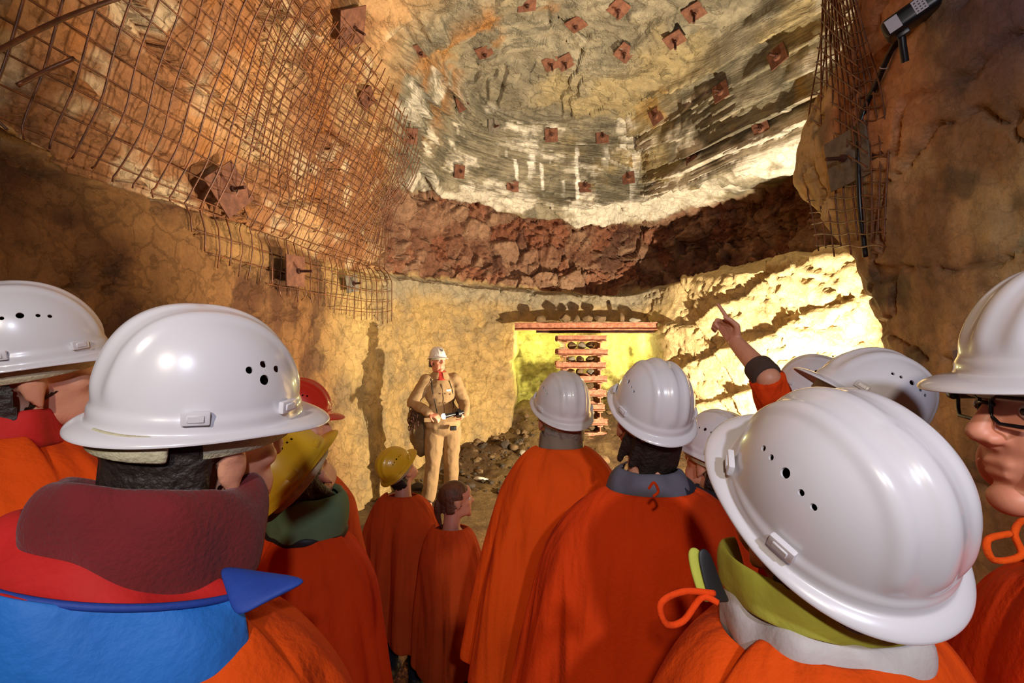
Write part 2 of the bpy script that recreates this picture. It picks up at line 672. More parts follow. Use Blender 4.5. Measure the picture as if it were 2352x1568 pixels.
# lime runs hanging from a seep line
rx = P * np.array([1, .15, 0]) + np.array([1, 0, 0]) * (.10 * (P[:, 2:3] - 4.6) + .02 * vnoise(P, 5, 119)[:, None])
run = sstep(.64, .74, vnoise(rx, 15, 120) * .5 + .5) * sstep(4.18, 4.5, P[:, 2] + .35 * vnoise(rx, 11, 122)) * (1 - sstep(4.74, 4.84, P[:, 2] + .10 * vnoise(P, 2, 121))) * sstep(-.3, .1, P[:, 0]) * (1 - sstep(1.6, 2.2, P[:, 0]))
C = mixc(C, one * np.array(lin(246, 240, 228)), greyL * run * .95)
# ochre staining where the left slope meets the shale
och = sstep(4.8, 5.8, SID) * (1 - sstep(6.4, 7.4, SID)) * sstep(7.2, 8.6, TID) * sstep(.42, .62, n3)
C = mixc(C, one * np.array(lin(172, 112, 44)), och * .75)
lime = sstep(6.2, 6.6, SID) * (1 - sstep(7.4, 8.3, SID)) * sstep(.5, .6, fbm(P, 2.2, 5, 131) * .5 + .5) * sstep(7.2, 7.8, TID) * (1 - sstep(9.2, 9.8, TID))
C = mixc(C, one * np.array(lin(238, 228, 206)), lime * .9)
# the niche's yellow lamplight is put into its rock colour
C = mixc(C, mixc(one * np.array(lin(200, 188, 120)), one * np.array(lin(120, 104, 60)), sstep(.45, .65, n2)), nm)

M_ROCK = rock_mat('rock', .75, 8, 42, .82, .03, .25)
M_SHALE = rock_mat('shale', .5, 7, 40, .8, .025, .25)
_nt = M_SHALE.node_tree
_L = _nt.links.new
_b = _nt.nodes['Principled BSDF']
_tc = _nt.nodes.new('ShaderNodeTexCoord')
_sep = _nt.nodes.new('ShaderNodeVectorMath')
_sep.operation = 'DOT_PRODUCT'
_sep.inputs[1].default_value = (1.2, -.36, 12.0)
_L(_tc.outputs['Object'], _sep.inputs[0])
_xy = _nt.nodes.new('ShaderNodeVectorMath')
_xy.operation = 'MULTIPLY'
_xy.inputs[1].default_value = (1.5, 1.5, 0)
_L(_tc.outputs['Object'], _xy.inputs[0])
_cb = _nt.nodes.new('ShaderNodeCombineXYZ')
_L(_sep.outputs['Value'], _cb.inputs['Z'])
_ad = _nt.nodes.new('ShaderNodeVectorMath')
_ad.operation = 'ADD'
_L(_xy.outputs[0], _ad.inputs[0])
_L(_cb.outputs[0], _ad.inputs[1])
_nz = _nt.nodes.new('ShaderNodeTexNoise')
_nz.inputs['Scale'].default_value = 1.0
_nz.inputs['Detail'].default_value = 7
_nz.inputs['Roughness'].default_value = .62
_L(_ad.outputs[0], _nz.inputs['Vector'])
_st = _nt.nodes.new('ShaderNodeMapRange')      # thin parting lines between the beds
_st.inputs['From Min'].default_value = 0.0
_st.inputs['From Max'].default_value = 0.035
_st.inputs['To Min'].default_value = -.30
_st.inputs['To Max'].default_value = 0.0
_ab = _nt.nodes.new('ShaderNodeMath')
_ab.operation = 'PINGPONG'
_ab.inputs[1].default_value = .12
_L(_nz.outputs['Fac'], _ab.inputs[0])
_L(_ab.outputs[0], _st.inputs['Value'])
_hh = _nt.nodes.new('ShaderNodeMath')
_hh.operation = 'MULTIPLY_ADD'
_hh.inputs[1].default_value = 1.4
_L(_nz.outputs['Fac'], _hh.inputs[0])
_L(_st.outputs['Result'], _hh.inputs[2])
_bp = _nt.nodes.new('ShaderNodeBump')
_bp.inputs['Strength'].default_value = .8
_bp.inputs['Distance'].default_value = .04
_L(_hh.outputs[0], _bp.inputs['Height'])
_old = [n for n in _nt.nodes if n.type == 'BUMP' and n != _bp][0]
_L(_old.outputs['Normal'], _bp.inputs['Normal'])
_L(_bp.outputs['Normal'], _b.inputs['Normal'])
tl = int(np.searchsorted(RID, 6.98))
s_l = int(np.searchsorted(scum, 6.5))
s_r = int(np.searchsorted(scum, 12.0))
struct('wall_left', sub_mesh('wall_left', P, grid_faces(ns, nt, 0, s_l, 0, tl), C), M_ROCK, 'brown rough rock wall along the left behind the rusty wire mesh', 'wall')
struct('wall_back', sub_mesh('wall_back', P, grid_faces(ns, nt, s_l, s_r, 0, tl), C), M_ROCK, 'tan rock wall with red brown breccia band behind the guide', 'wall')
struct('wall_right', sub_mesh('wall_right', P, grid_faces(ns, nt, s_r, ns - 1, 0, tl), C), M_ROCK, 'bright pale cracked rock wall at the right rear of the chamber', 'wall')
struct('ceiling', sub_mesh('ceiling', P, grid_faces(ns, nt, 0, ns - 1, tl, nt - 1), C), M_SHALE, 'grey layered rock dome with white lime over the chamber', 'ceiling')

# ------------------------------------------------------------------ near pillar at the right
ZP = [-0.25, 1.0, 1.9, 2.45, 2.75, 3.1, 3.6, 3.95, 4.3, 4.9, 5.4]
XN = [2.16, 2.14, 2.10, 2.06, 2.02, 1.98, 1.90, 1.78, 1.60, 1.15, .5]
EX = [2.62, 2.48, 2.32, 2.19, 2.15, 2.14, 2.19, 2.40, 2.50, 2.3, 1.6]
EY = [3.05, 3.02, 3.03, 3.10, 3.32, 3.58, 3.45, 3.30, 3.25, 3.2, 3.1]
cols_ = []
for (yy, dx) in ((-2.6, .25), (-.5, .15), (1.0, .05), (2.0, 0)):
    cols_.append([(x + dx, yy, z) for x, z in zip(XN, ZP)])
cols_.append([(.45 * x + .55 * ex - .06, 2.0 * .3 + .7 * ey, z) for x, ex, ey, z in zip(XN, EX, EY, ZP)])
cols_.append([(ex, ey, z) for ex, ey, z in zip(EX, EY, ZP)])
cols_.append([(ex + .30, ey + .10, z) for ex, ey, z in zip(EX, EY, ZP)])
cols_.append([(3.4, 3.45, z) for z in ZP])
cols_.append([(4.6, 3.55, z) for z in ZP])
G2, RID2 = sheet(cols_, [24, 36, 60, 60, 60, 16, 30, 20], [40, 40, 28, 18, 20, 26, 20, 20, 24, 18])
G2 = relax(G2, 1)
n2s, n2t = G2.shape[:2]
N2 = grid_normals(G2)
if ((np.array([0, 1.5, 2.0]) - G2[:180]) * N2[:180]).sum(2).mean() < 0:
    N2 = -N2
P2 = G2.reshape(-1, 3)
ND = N2.reshape(-1, 3)
D2 = .10 * fbm(P2, .8, 4, 201) + .035 * fbm(P2 * np.array([1, 1, .5]), 3, 5, 203) + .012 * fbm(P2, 11, 4, 205)
r2 = 1 - np.abs(fbm(P2 * np.array([1, 1, 1.5]), 1.3, 4, 207))
D2 -= .04 * sstep(.95, 1, r2)
P2 = P2 + ND * D2[:, None]
m1 = fbm(P2 * np.array([1, 1.4, .30]), 2.2, 5, 211) * .5 + .5
m2 = fbm(P2, 1.2, 4, 213) * .5 + .5
m3 = fbm(P2, 4.5, 4, 215) * .5 + .5
o2 = np.ones((len(P2), 1))
C2 = mixc(o2 * np.array(lin(200, 164, 116)), o2 * np.array(lin(150, 116, 80)), sstep(.42, .6, m1))
C2 = mixc(C2, o2 * np.array(lin(206, 184, 134)), sstep(.5, .66, m2) * .7)
C2 = mixc(C2, o2 * np.array(lin(78, 68, 54)), sstep(.58, .72, m3) * .7)
C2 = mixc(C2, o2 * np.array(lin(190, 124, 84)), sstep(2.6, 3.1, P2[:, 2]) * sstep(2.1, 2.5, P2[:, 1]) * (1 - sstep(2.9, 3.2, P2[:, 1])) * .7)
C2 = mixc(C2, o2 * np.array(lin(112, 88, 92)), sstep(2.75, 3.15, P2[:, 2]) * (1 - sstep(1.9, 2.35, P2[:, 1])) * sstep(.35, .6, m2 + .15))
M_ROCK2 = rock_mat('damp_rock', .6, 10, 55, .62, .02, .35)
struct('wall_right_front', mesh_np('wall_right_front', P2, grid_faces(n2s, n2t), C2), M_ROCK2, 'brown rock pillar wall close by on the right, under the floodlight', 'wall')

# ------------------------------------------------------------------ floor
gx, gy = np.meshgrid(np.linspace(-2.9, 4.4, 250), np.linspace(-2.6, 9.4, 400), indexing='ij')
PF = np.stack([gx.ravel(), gy.ravel(), np.zeros(gx.size)], 1)


def floor_z(p):
    z = .40 * sstep(6.3, 8.1, p[:, 1] + .25 * vnoise(p, .9, 301))
    z = z + .42 * sstep(7.1, 8.6, p[:, 1]) * (sstep(-.6, .3, p[:, 0]) * (1 - sstep(2.2, 2.6, p[:, 0])))
    z = z + .035 * fbm(p, 1.3, 3, 303) * sstep(4.0, 6.0, p[:, 1])
    return z


def ground(x, y):
    return float(floor_z(np.array([[x, y, 0.0]]))[0])


PF[:, 2] = floor_z(PF)
fine = sstep(5.2, 6.4, PF[:, 1])
f1_, f2_, fc_, _fo = worley(PF, 7, 305)
PF[:, 2] += fine * .05 * fbm(PF, 3.5, 4, 306) + fine * .05 * np.clip(fc_ - .45, 0, 1) * sstep(0, .15, f2_ - f1_) * sstep(6.6, 7.4, PF[:, 1])
of = np.ones((len(PF), 1))
g1 = fbm(PF, 1.5, 5, 311) * .5 + .5
CF = mixc(of * np.array(lin(120, 96, 62)), of * np.array(lin(88, 66, 44)), sstep(.42, .6, g1))
CF = mixc(CF, of * np.array(lin(150, 98, 56)), 1 - sstep(4.0, 5.2, PF[:, 1]))
M_FLOOR = rock_mat('mine_floor', .8, 10, 50, .9, .03, .2)
fo = struct('floor', mesh_np('floor', PF, grid_faces(250, 400), CF), M_FLOOR, 'trampled brown earth floor of the mine chamber', 'floor')
# ================================================================== rock bolts, meshes, floodlight, crib, stones
def rust(name, a, b, c, rough=.75, spec=.4):
    m, nt, p = nodes_of(name)
    L = nt.links.new
    tc = nt.nodes.new('ShaderNodeTexCoord')
    nz = nt.nodes.new('ShaderNodeTexNoise')
    nz.inputs['Scale'].default_value = 14
    nz.inputs['Detail'].default_value = 8
    nz.inputs['Roughness'].default_value = .7
    L(tc.outputs['Object'], nz.inputs['Vector'])
    rp = nt.nodes.new('ShaderNodeValToRGB')
    rp.color_ramp.elements[0].position = .32
    rp.color_ramp.elements[1].position = .68
    rp.color_ramp.elements[0].color = (*a, 1)
    rp.color_ramp.elements[1].color = (*c, 1)
    e = rp.color_ramp.elements.new(.5)
    e.color = (*b, 1)
    L(nz.outputs['Fac'], rp.inputs['Fac'])
    L(rp.outputs['Color'], p.inputs['Base Color'])
    p.inputs['Roughness'].default_value = rough
    p.inputs['Metallic'].default_value = .15
    p.inputs['Specular IOR Level'].default_value = spec
    bp = nt.nodes.new('ShaderNodeBump')
    bp.inputs['Strength'].default_value = .4
    bp.inputs['Distance'].default_value = .006
    L(nz.outputs['Fac'], bp.inputs['Height'])
    L(bp.outputs['Normal'], p.inputs['Normal'])
    return m


M_RUSTP = rust('rusty_plate', lin(84, 52, 40), lin(112, 70, 52), lin(136, 90, 66))
M_RUSTW = rust('rusty_wire', lin(64, 40, 28), lin(106, 62, 38), lin(146, 82, 42), .42, .6)
M_RUSTB = rust('rusty_beam', lin(120, 72, 54), lin(176, 116, 90), lin(206, 150, 122))
M_BOLT = rust('dark_bolt', lin(52, 32, 26), lin(84, 50, 38), lin(110, 66, 50))
M_GREYP = rust('grey_plate', lin(92, 84, 74), lin(116, 106, 92), lin(134, 124, 108))

dg0 = bpy.context.evaluated_depsgraph_get()
dg0.update()


def cast(px, py):
    d = (at(px, py, 1.0) - CAM).normalized()
    ok, loc, nor, idx, ob, _m = SC.ray_cast(dg0, CAM, d)
    if not ok:
        return None
    # local slope from a few rays round about
    ns_ = Vector((0, 0, 0))
    for dx, dy in [(0, 0)] + [(int(r_ * math.cos(a_)), int(r_ * math.sin(a_))) for r_ in (15, 34, 55) for a_ in (0, .8, 1.6, 2.4, 3.2, 4.0, 4.8, 5.6)]:
        o2, l2, n2, *_r = SC.ray_cast(dg0, CAM, (at(px + dx, py + dy, 1.0) - CAM).normalized())
        if o2 and (l2 - loc).length < .5:
            ns_ += n2 if n2.dot(CAM - l2) > 0 else -n2
    if ns_.length < .1:
        ns_ = CAM - loc
    return loc, ns_.normalized()


def plate_meshes(size, thick=.012, blen=.10):
    bm = bmesh.new()
    add_box(bm, T((0, 0, .004)), (size, size, thick), .002, 1)
    # dished round the hole
    bmesh.ops.create_cone(bm, cap_ends=True, segments=20, radius1=size * .26, radius2=size * .14, depth=.018, matrix=T((0, 0, .016)))
    a = bpy.data.meshes.new('plate')
    bm.to_mesh(a)
    bm.free()
    bm = bmesh.new()
    bmesh.ops.create_cone(bm, cap_ends=True, segments=6, radius1=.024, radius2=.022, depth=.024, matrix=T((0, 0, .034)))
    add_tube(bm, [(0, 0, .02), (.001, 0, .05), (.0, .001, .04 + blen)], .012, 10)
    b = bpy.data.meshes.new('bolt')
    bm.to_mesh(b)
    bm.free()
    return a, b


PLATES = {}
for sz, bl in ((.19, .09), (.19, .03), (.30, .10), (.26, .12)):
    PLATES[(sz, bl)] = plate_meshes(sz, blen=bl)


def rock_bolt(px, py, spin, label, size=.19, bl=.09, off=.012, m=None, group='rusty bolt plates on the dome', tilt=0.0):
    h = cast(px, py)
    if h is None:
        return
    loc, n = h
    q = n.to_track_quat('Z', 'Y')
    q = q @ Euler((tilt, tilt * .6, math.radians(spin))).to_quaternion()
    r = thing('rock_bolt', label, 'rock bolt', loc + n * off, group, q)
    a, b = PLATES[(size, bl)]
    pa = a.copy()
    part('plate', pa, m or M_RUSTP, r)
    part('bolt', b.copy(), M_BOLT, r)


RB = [
    (1210, 5, 20, 'rusty square bolt plate cut by the top edge of the photo, on the grey roof'),
    (1422, 17, 10, 'rusty square bolt plate high on the grey roof, second along the top row'),
    (1594, 25, 15, 'rusty bolt plate with a downward bolt at the right end of the roof top row'),
    (1323, 53, 8, 'rusty square bolt plate on the roof just below the top row, left of middle'),
    (1549, 88, 32, 'diamond-tilted rusty bolt plate on the roof below the right top row plate'),
    (1435, 119, 35, 'rusty bolt plate alone in the middle of the grey roof above the broken edge'),
    (1114, 119, 25, 'rusty bolt plate at the left of the smooth grey roof'),
    (1266, 143, 30, 'left plate of the close pair of rusty bolt plates on the roof'),
    (1298, 141, 30, 'right plate of the close pair of rusty bolt plates on the roof'),
    (963, 115, 50, 'rusty bolt plate on the ochre stained rock left of the grey roof'),
    (1788, 130, 15, 'rusty bolt plate in shade near the right wire mesh, high on the layered rock'),
    (1657, 211, 8, 'rusty square bolt plate on the layered rock, right of the broken roof edge'),
    (1508, 266, 10, 'rusty square bolt plate on the layered rock below the roof edge, right of the seep'),
    (1750, 296, 12, 'rusty bolt plate with a long bolt at the right end of the layered rock'),
    (1590, 364, 12, 'pale rusty bolt plate low on the right of the layered rock'),
    (1443, 409, 5, 'rusty bolt plate half sunk in a crack low in the layered rock'),
    (1383, 314, 6, 'rusty bolt plate beside the longest white lime run'),
    (1343, 429, 4, 'rusty bolt plate near the lowest lip of the grey dome, right of its tip'),
    (1266, 311, 4, 'rusty bolt plate amid the white lime runs, left one'),
    (1177, 431, 3, 'rusty bolt plate near the lip of the dome below the slanting lime run'),
    (1133, 291, 8, 'grey whitened bolt plate left of the lime runs'),
    (1054, 394, 6, 'rusty bolt plate low on the left of the dome above the breccia'),
    (941, 312, 12, 'rusty bolt plate at the left of the dome under the white lime patch'),
    (1060, 236, 40, 'rusty bolt plate hung with white lime, left of the roof edge'),
]
for k, (px, py, sp, lb) in enumerate(RB):
    rock_bolt(px, py, sp, lb, .19, .09 if k % 3 else .03, m=M_GREYP if 'grey' in lb[:5] else None, tilt=.05)
rock_bolt(835, 222, 55, 'rusty bolt plate at the edge of the wire mesh beside the white lime patch', off=.05)
rock_bolt(788, 48, 45, 'long diamond bolt plate on the mesh at the top, beside the ochre rock', .30, .10, off=.10)
rock_bolt(487, 440, 42, 'largest bolt plate, brown diamond on the mesh above the left ledge', .30, .10, off=.16)
rock_bolt(648, 622, 4, 'dark bolt plate with a long bolt on the lower mesh in shade', .26, .12, off=.12)
rock_bolt(792, 652, 12, 'grey bolt plate on the lower mesh nearest the back wall', .19, .09, off=.10, m=M_GREYP)
rock_bolt(1958, 362, 4, 'grey brown bolt plate with a long bolt behind the right mesh', .30, .10, off=.03, m=M_GREYP)

# ------------------------------------------------------------------ wire mesh along the left slope
def interp_grid(si, ti):
    """point and inward normal on the smooth shell at grid indices"""
    i, j = min(int(si), ns - 2), min(int(ti), nt - 2)
    u, v = si - i, ti - j
    b = lambda A: A[i, j] * (1 - u) * (1 - v) + A[i + 1, j] * u * (1 - v) + A[i, j + 1] * (1 - u) * v + A[i + 1, j + 1] * u * v
    return b(G), b(N)


NP_S = np.array([G[i, int(np.searchsorted(RID, 4.0))] for i in range(ns)])
S_Y = NP_S[:, 1]
Pg = P.reshape(ns, nt, 3)


def wire_sheet(name, label, y0, y1, edge, t_top, off0, bag, seed, pitch=.125, r=.0048, skew=0.0):
    bm = bmesh.new()
    rng = np.random.default_rng(seed)
    i0, i1 = int(np.searchsorted(S_Y[:s_l + 60], y0)), int(np.searchsorted(S_Y[:s_l + 60], y1))
    # arc length tables
    arc_s = np.concatenate([[0], np.cumsum(np.linalg.norm(np.diff(NP_S[i0:i1 + 1], axis=0), axis=1))])

    def pos(sa, h):
        """sa metres along, h metres up the slope from the ledge"""
        i = i0 + np.interp(sa, arc_s, np.arange(len(arc_s)))
        colu = G[int(round(i))]
        al = np.concatenate([[0], np.cumsum(np.linalg.norm(np.diff(colu, axis=0), axis=1))])
        al = al - al[TLEDGE]
        j = np.interp(h, al, np.arange(len(al)))
        p, n = interp_grid(i, j)
        q = np.array([[p[0] * 1.0, p[1], p[2]]])
        o = off0 + bag * (.5 + .9 * float(vnoise(q, .75, seed)[0])) * float(sstep(-.05, .5, h)) + .05 * float(vnoise(q, 2.3, seed + 1)[0])
        # keep clear of the lumps of the rock
        a, b_ = min(int(round(i)), ns - 1), min(int(round(j)), nt - 1)
        lump = float(((Pg[a, b_] - G[a, b_]) * N[a, b_]).sum())
        o = max(o, lump + .02)
        return Vector(p + n * o)

    L = arc_s[-1]
    sa = 0.0
    while sa < L:
        y = float(np.interp(sa, arc_s, S_Y[i0:i1 + 1]))
        lo = edge(y) + float(rng.uniform(-.05, .02))
        hi = t_top(y)
        if hi > lo + .2:
            n_ = max(4, int((hi - lo) / .06))
            pts = [pos(min(L, max(0, sa + skew * (lo + (hi - lo) * k / n_))), lo + (hi - lo) * k / n_) for k in range(n_ + 1)]
            add_tube(bm, pts, r * float(rng.uniform(.9, 1.25)), 6)
        sa += pitch
    h = -.6
    while h < 3.0:
        run = []
        for k in range(int(L / .06) + 1):
            s2 = k * .06
            y = float(np.interp(s2, arc_s, S_Y[i0:i1 + 1]))
            if edge(y) <= h <= t_top(y):
                run.append(pos(s2, h) + Vector((0, 0, .006)))
            else:
                if len(run) > 3:
                    add_tube(bm, run, r, 6)
                run = []
        if len(run) > 3:
            add_tube(bm, run, r, 6)
        h += pitch
    o = smooth(part(name, bm, M_RUSTW))
    tag(o, label, 'wire mesh')
    return o


TLEDGE = int(np.searchsorted(RID, 3.5))
EDG = lambda y: float(np.interp(y, [1.0, 2.2, 3.0, 3.25, 4.2, 6.4], [.18, .12, .0, -.24, -.40, -.60]))
TOP = lambda y: float(np.interp(y, [1.0, 3.0, 4.2, 5.2, 5.9, 6.4], [1.7, 1.75, 2.0, 1.8, 1.5, 1.1]))
wire_sheet('wire_mesh', 'rusty wire mesh bulging over the left slope down past the ledge', 1.1, 6.35, EDG, TOP, .10, .18, 500)
EDG2 = lambda y: float(np.interp(y, [3.0, 4.0, 7.0], [.75, .45, .25]))
wire_sheet('wire_mesh', 'second rusty wire mesh lapped over the first near the dome', 3.2, 6.2, EDG2, lambda y: TOP(y) + .05, .15, .16, 520, .118, .0042, .18)

# loose bars poking out at the upper left
bm = bmesh.new()
add_tube(bm, curve_pts([at(-30, 130, 1.75), at(150, 40, 2.0), at(320, -20, 2.2)], 12), .010, 8)
tag(smooth(part('steel_bar', bm, M_RUSTW)), 'thick rusty bar crossing the mesh at the upper left corner', 'steel bar')
bm = bmesh.new()
add_tube(bm, curve_pts([at(40, 196, 1.95), at(110, 160, 2.02), at(172, 133, 2.06)], 10), .009, 8)
tag(smooth(part('steel_bar', bm, M_RUSTW)), 'short rusty bar with a blunt end behind the left mesh', 'steel bar')

# ------------------------------------------------------------------ right mesh
def rm(u, v):
    """u 0 left 1 right, v 0 top 1 bottom"""
    y = -60 + 650 * v
    xl = np.interp(y, [-60, 0, 230, 380, 450, 590], [1900, 1893, 1866, 1851, 1852, 1880])
    xr = np.interp(y, [-60, 0, 120, 200, 330, 590], [1950, 1966, 2000, 2022, 2038, 2034])
    Y = 3.40 - .80 * u - .10 * math.sin(PI * u)
    x = xl + (xr - xl) * (u ** .9)
    return at(x, y, Y)


bm = bmesh.new()
for k in range(10):
    u = k / 9
    e = 1.0 + random.uniform(-.04, .02) - .04 * (u > .5)
    add_tube(bm, [rm(u + .02 * math.sin(v * 9 + k), v) for v in [e * i / 40 for i in range(41)]], .0052, 6)
for k in range(24):
    v = .02 + k * .041
    sl = .10 * (1 - v)
    add_tube(bm, [rm(i / 16, min(1, max(0, v - sl * (i / 16) + .004 * math.sin(i + k)))) for i in range(17)], .0046, 6)
o = smooth(part('wire_mesh', bm, M_RUSTW))
tag(o, 'rusty wire mesh hanging down the edge of the right pillar', 'wire mesh')
bm = bmesh.new()
for k in range(7):
    add_tube(bm, [rm(.06 + .5 * k / 6 + .22 * v, v) + Vector((-.05, -.03, 0)) for v in [.0 + .62 * i / 30 for i in range(31)]], .0055, 6)
for k in range(12):
    v = .02 + k * .05
    add_tube(bm, [rm(.05 + .75 * i / 16, min(1, max(0, v + .12 * (i / 16)))) + Vector((-.05, -.03, 0)) for i in range(17)], .0048, 6)
o = smooth(part('wire_mesh', bm, M_RUSTW))
tag(o, 'slanting second layer of rusty wire over the top of the right mesh', 'wire mesh')

# ------------------------------------------------------------------ floodlight up on the right
M_BLACKP = mat('black_plastic', lin(24, 24, 30), rough=.35, var=.1)
M_STICK = mat('pale_sticker', lin(190, 186, 196), rough=.4, var=.04)
M_INK = mat('ink', lin(70, 56, 62), rough=.6, var=.05)
FL = at(2092, 38, 2.25)
fx = (at(2150, -10, 2.25) - at(2045, 62, 2.25)).normalized()
vw = (FL - CAM).normalized()
fx = (fx - vw * fx.dot(vw) * .93).normalized()
fy = vw + Vector((.0, .12, -.30))
fy = (fy - fx * fy.dot(fx)).normalized()
fz = fx.cross(fy)
Rf = Matrix((fx, fy, fz)).transposed().to_quaternion()
fl = thing('floodlight', 'black floodlight with two pale stickers high on the right rock', 'floodlight', FL, None, Rf)
bm = bmesh.new()
add_box(bm, T((0, 0, 0)), (.215, .15, .085), .028, 4)
add_box(bm, T((.0, .082, 0)), (.20, .02, .07), .006, 2)
smooth(part('housing', bm, M_BLACKP, fl), 40)
for k, (x, w_) in enumerate(((-.066, .05), (.036, .045))):
    bm = bmesh.new()
    add_box(bm, T((x, -.0755, -.002 + .004 * k)), (w_, .002, .062), .0004, 1)
    st = part('sticker', bm, M_STICK, fl, 'pale sticker' if k == 0 else 'pale sticker with rows of small print')
    if k == 1:
        for r_ in range(4):
            bm = bmesh.new()
            for q in range(3):
                add_box(bm, T((x - .013 + .013 * q, -.0768, .020 - .013 * r_)), (.008 - .002 * ((q + r_) % 2), .0008, .005))
            part('print', bm, M_INK, st)
bm = bmesh.new()
add_tube(bm, [(-.05, .0, -.03), (-.07, .01, -.09), (-.09, .03, -.16)], .016, 10)
add_box(bm, T((-.05, .0, -.045)), (.05, .05, .03), .006, 2)
smooth(part('bracket', bm, M_BLACKP, fl), 40)
bm = bmesh.new()
cpx = [(2068, 78), (2040, 130), (2014, 190), (1990, 240), (1974, 300), (1972, 380), (1976, 480), (1988, 590)]
cp = []
for q in cpx:
    h = cast(*q)
    d_ = h[0] if h else at(q[0], q[1], 2.8)
    cp.append(d_ + (CAM - d_).normalized() * .05)
add_tube(bm, curve_pts(cp, 60), .014, 12)
cb_ = smooth(part('power_cable', bm, M_BLACKP))
tag(cb_, 'thick black cable running down from the floodlight behind the right mesh', 'cable')
bm = bmesh.new()
c0 = Vector(curve_pts(cp, 60)[12])
tdir = (Vector(curve_pts(cp, 60)[14]) - c0).normalized()
oq = tdir.orthogonal().normalized()
ob_ = tdir.cross(oq)
add_tube(bm, [c0 + (oq * math.cos(a) + ob_ * math.sin(a)) * .0158 for a in [2 * PI * k / 20 for k in range(20)]], .003, 6, closed=True)
smooth(part('cable_tie', bm, M_STICK, cb_, 'pale cable tie'))

# ------------------------------------------------------------------ steel crib before the niche
CY = 7.62


def ibeam_mesh(L, h, w, tf=.014, tw=.012, rough=.003, seed=0):
    """I section along x"""
    prof = [(-w / 2, -h / 2), (w / 2, -h / 2), (w / 2, -h / 2 + tf), (tw / 2, -h / 2 + tf * 1.5), (tw / 2, h / 2 - tf * 1.5), (w / 2, h / 2 - tf), (w / 2, h / 2), (-w / 2, h / 2), (-w / 2, h / 2 - tf), (-tw / 2, h / 2 - tf * 1.5), (-tw / 2, -h / 2 + tf * 1.5), (-w / 2, -h / 2 + tf)]
    bm = bmesh.new()
    n = 14
    rng = random.Random(seed)
    rows = []
    for i in range(n + 1):
        x = -L / 2 + L * i / n
        dz = rng.uniform(-rough, rough)
        rows.append([bm.verts.new((x, y, z + dz)) for y, z in prof])
    for i in range(n):
        for j in range(len(prof)):
            k = (j + 1) % len(prof)
            bm.faces.new((rows[i][j], rows[i][k], rows[i + 1][k], rows[i + 1][j]))
    bm.faces.new(rows[0][::-1])
    bm.faces.new(rows[-1])
    me = bpy.data.meshes.new('beam')
    bmesh.ops.recalc_face_normals(bm, faces=bm.faces[:])
    bm.to_mesh(me)
    bm.free()
    return me


def beam(name, label, loc, L, h, w, rz=0.0, group=None, seed=0, m=None, ry=0.0):
    o = part(name, ibeam_mesh(L, h, w, seed=seed), m or M_RUSTB)
    o.location = loc
    o.rotation_euler = (0, ry, rz)
    tag(o, label, 'steel beam', group, 'thing')
    return o


xc = (1337 - 1176) / F_PX * CY
yz = lambda y: 1.92 - (y - 784) / F_PX * CY
XL0, XR0 = (1182 - 1176) / F_PX * CY, (1512 - 1176) / F_PX * CY
beam('steel_girder', 'long rusty girder lying across the top of the crib', ((XL0 + XR0) / 2, CY + .05, yz(749)), XR0 - XL0, .118, .11, 0, None, 1, None, -.004)
beam('steel_girder', 'thin dark rail just under the long girder', ((XL0 + XR0) / 2 + .17, CY + .22, yz(759) - .01), XR0 - XL0 - .36, .05, .07, 0, None, 2, M_BOLT)
ORD = ['topmost', 'second from the top', 'third from the top', 'fourth from the top', 'fifth from the top', 'sixth from the top', 'seventh from the top', 'lowest']
ys = [777, 809, 839, 870, 902, 935, 968, 999]
gap = (ys[1] - ys[0]) / F_PX * CY
for k, y in enumerate(ys):
    z = yz(y)
    beam('crib_beam', f'rusty front beam of the steel crib, {ORD[k]}', (xc + (.02 * math.sin(k * 2.3)), CY, z), .76 + .02 * math.sin(k), .098, .10, .02 * math.sin(k * 3), 'front beams of the crib', k)
    beam('crib_beam', f'rusty rear beam of the steel crib, {ORD[k]}', (xc, CY + .62, z), .74, .098, .10, 0, 'rear beams of the crib', k + 20)
    for sx, nm_ in ((-.27, 'left'), (.27, 'right')):
        beam('cross_beam', f'rusty cross beam end on at the {nm_} of the crib, {ORD[k]}', (xc + sx, CY + .31, z - .5 * gap), .80, .110, .085, PI / 2, 'cross beams of the crib', k + 40)


def stone_mesh(seed, size, flat=.7, sub=3):
    bm = bmesh.new()
    bmesh.ops.create_icosphere(bm, subdivisions=sub, radius=1.0)
    rng = np.random.default_rng(seed)
    dirs = rng.normal(size=(11, 3))
    dirs /= np.linalg.norm(dirs, axis=1)[:, None]
    ds = rng.uniform(.55, .9, 11)
    for v in bm.verts:
        c = np.array(v.co)
        for d, q in zip(dirs, ds):
            e = c @ d - q
            if e > 0:
                c = c - d * e * .92
        v.co = Vector(c)
    pts = np.array([v.co[:] for v in bm.verts])
    n = .06 * fbm(pts + seed, 2.5, 3, seed)
    for v, k in zip(bm.verts, n):
        v.co *= 1 + k
        v.co = Vector((v.co.x * size[0], v.co.y * size[1], v.co.z * size[2]))
    me = bpy.data.meshes.new('stone')
    bm.to_mesh(me)
    bm.free()
    return me


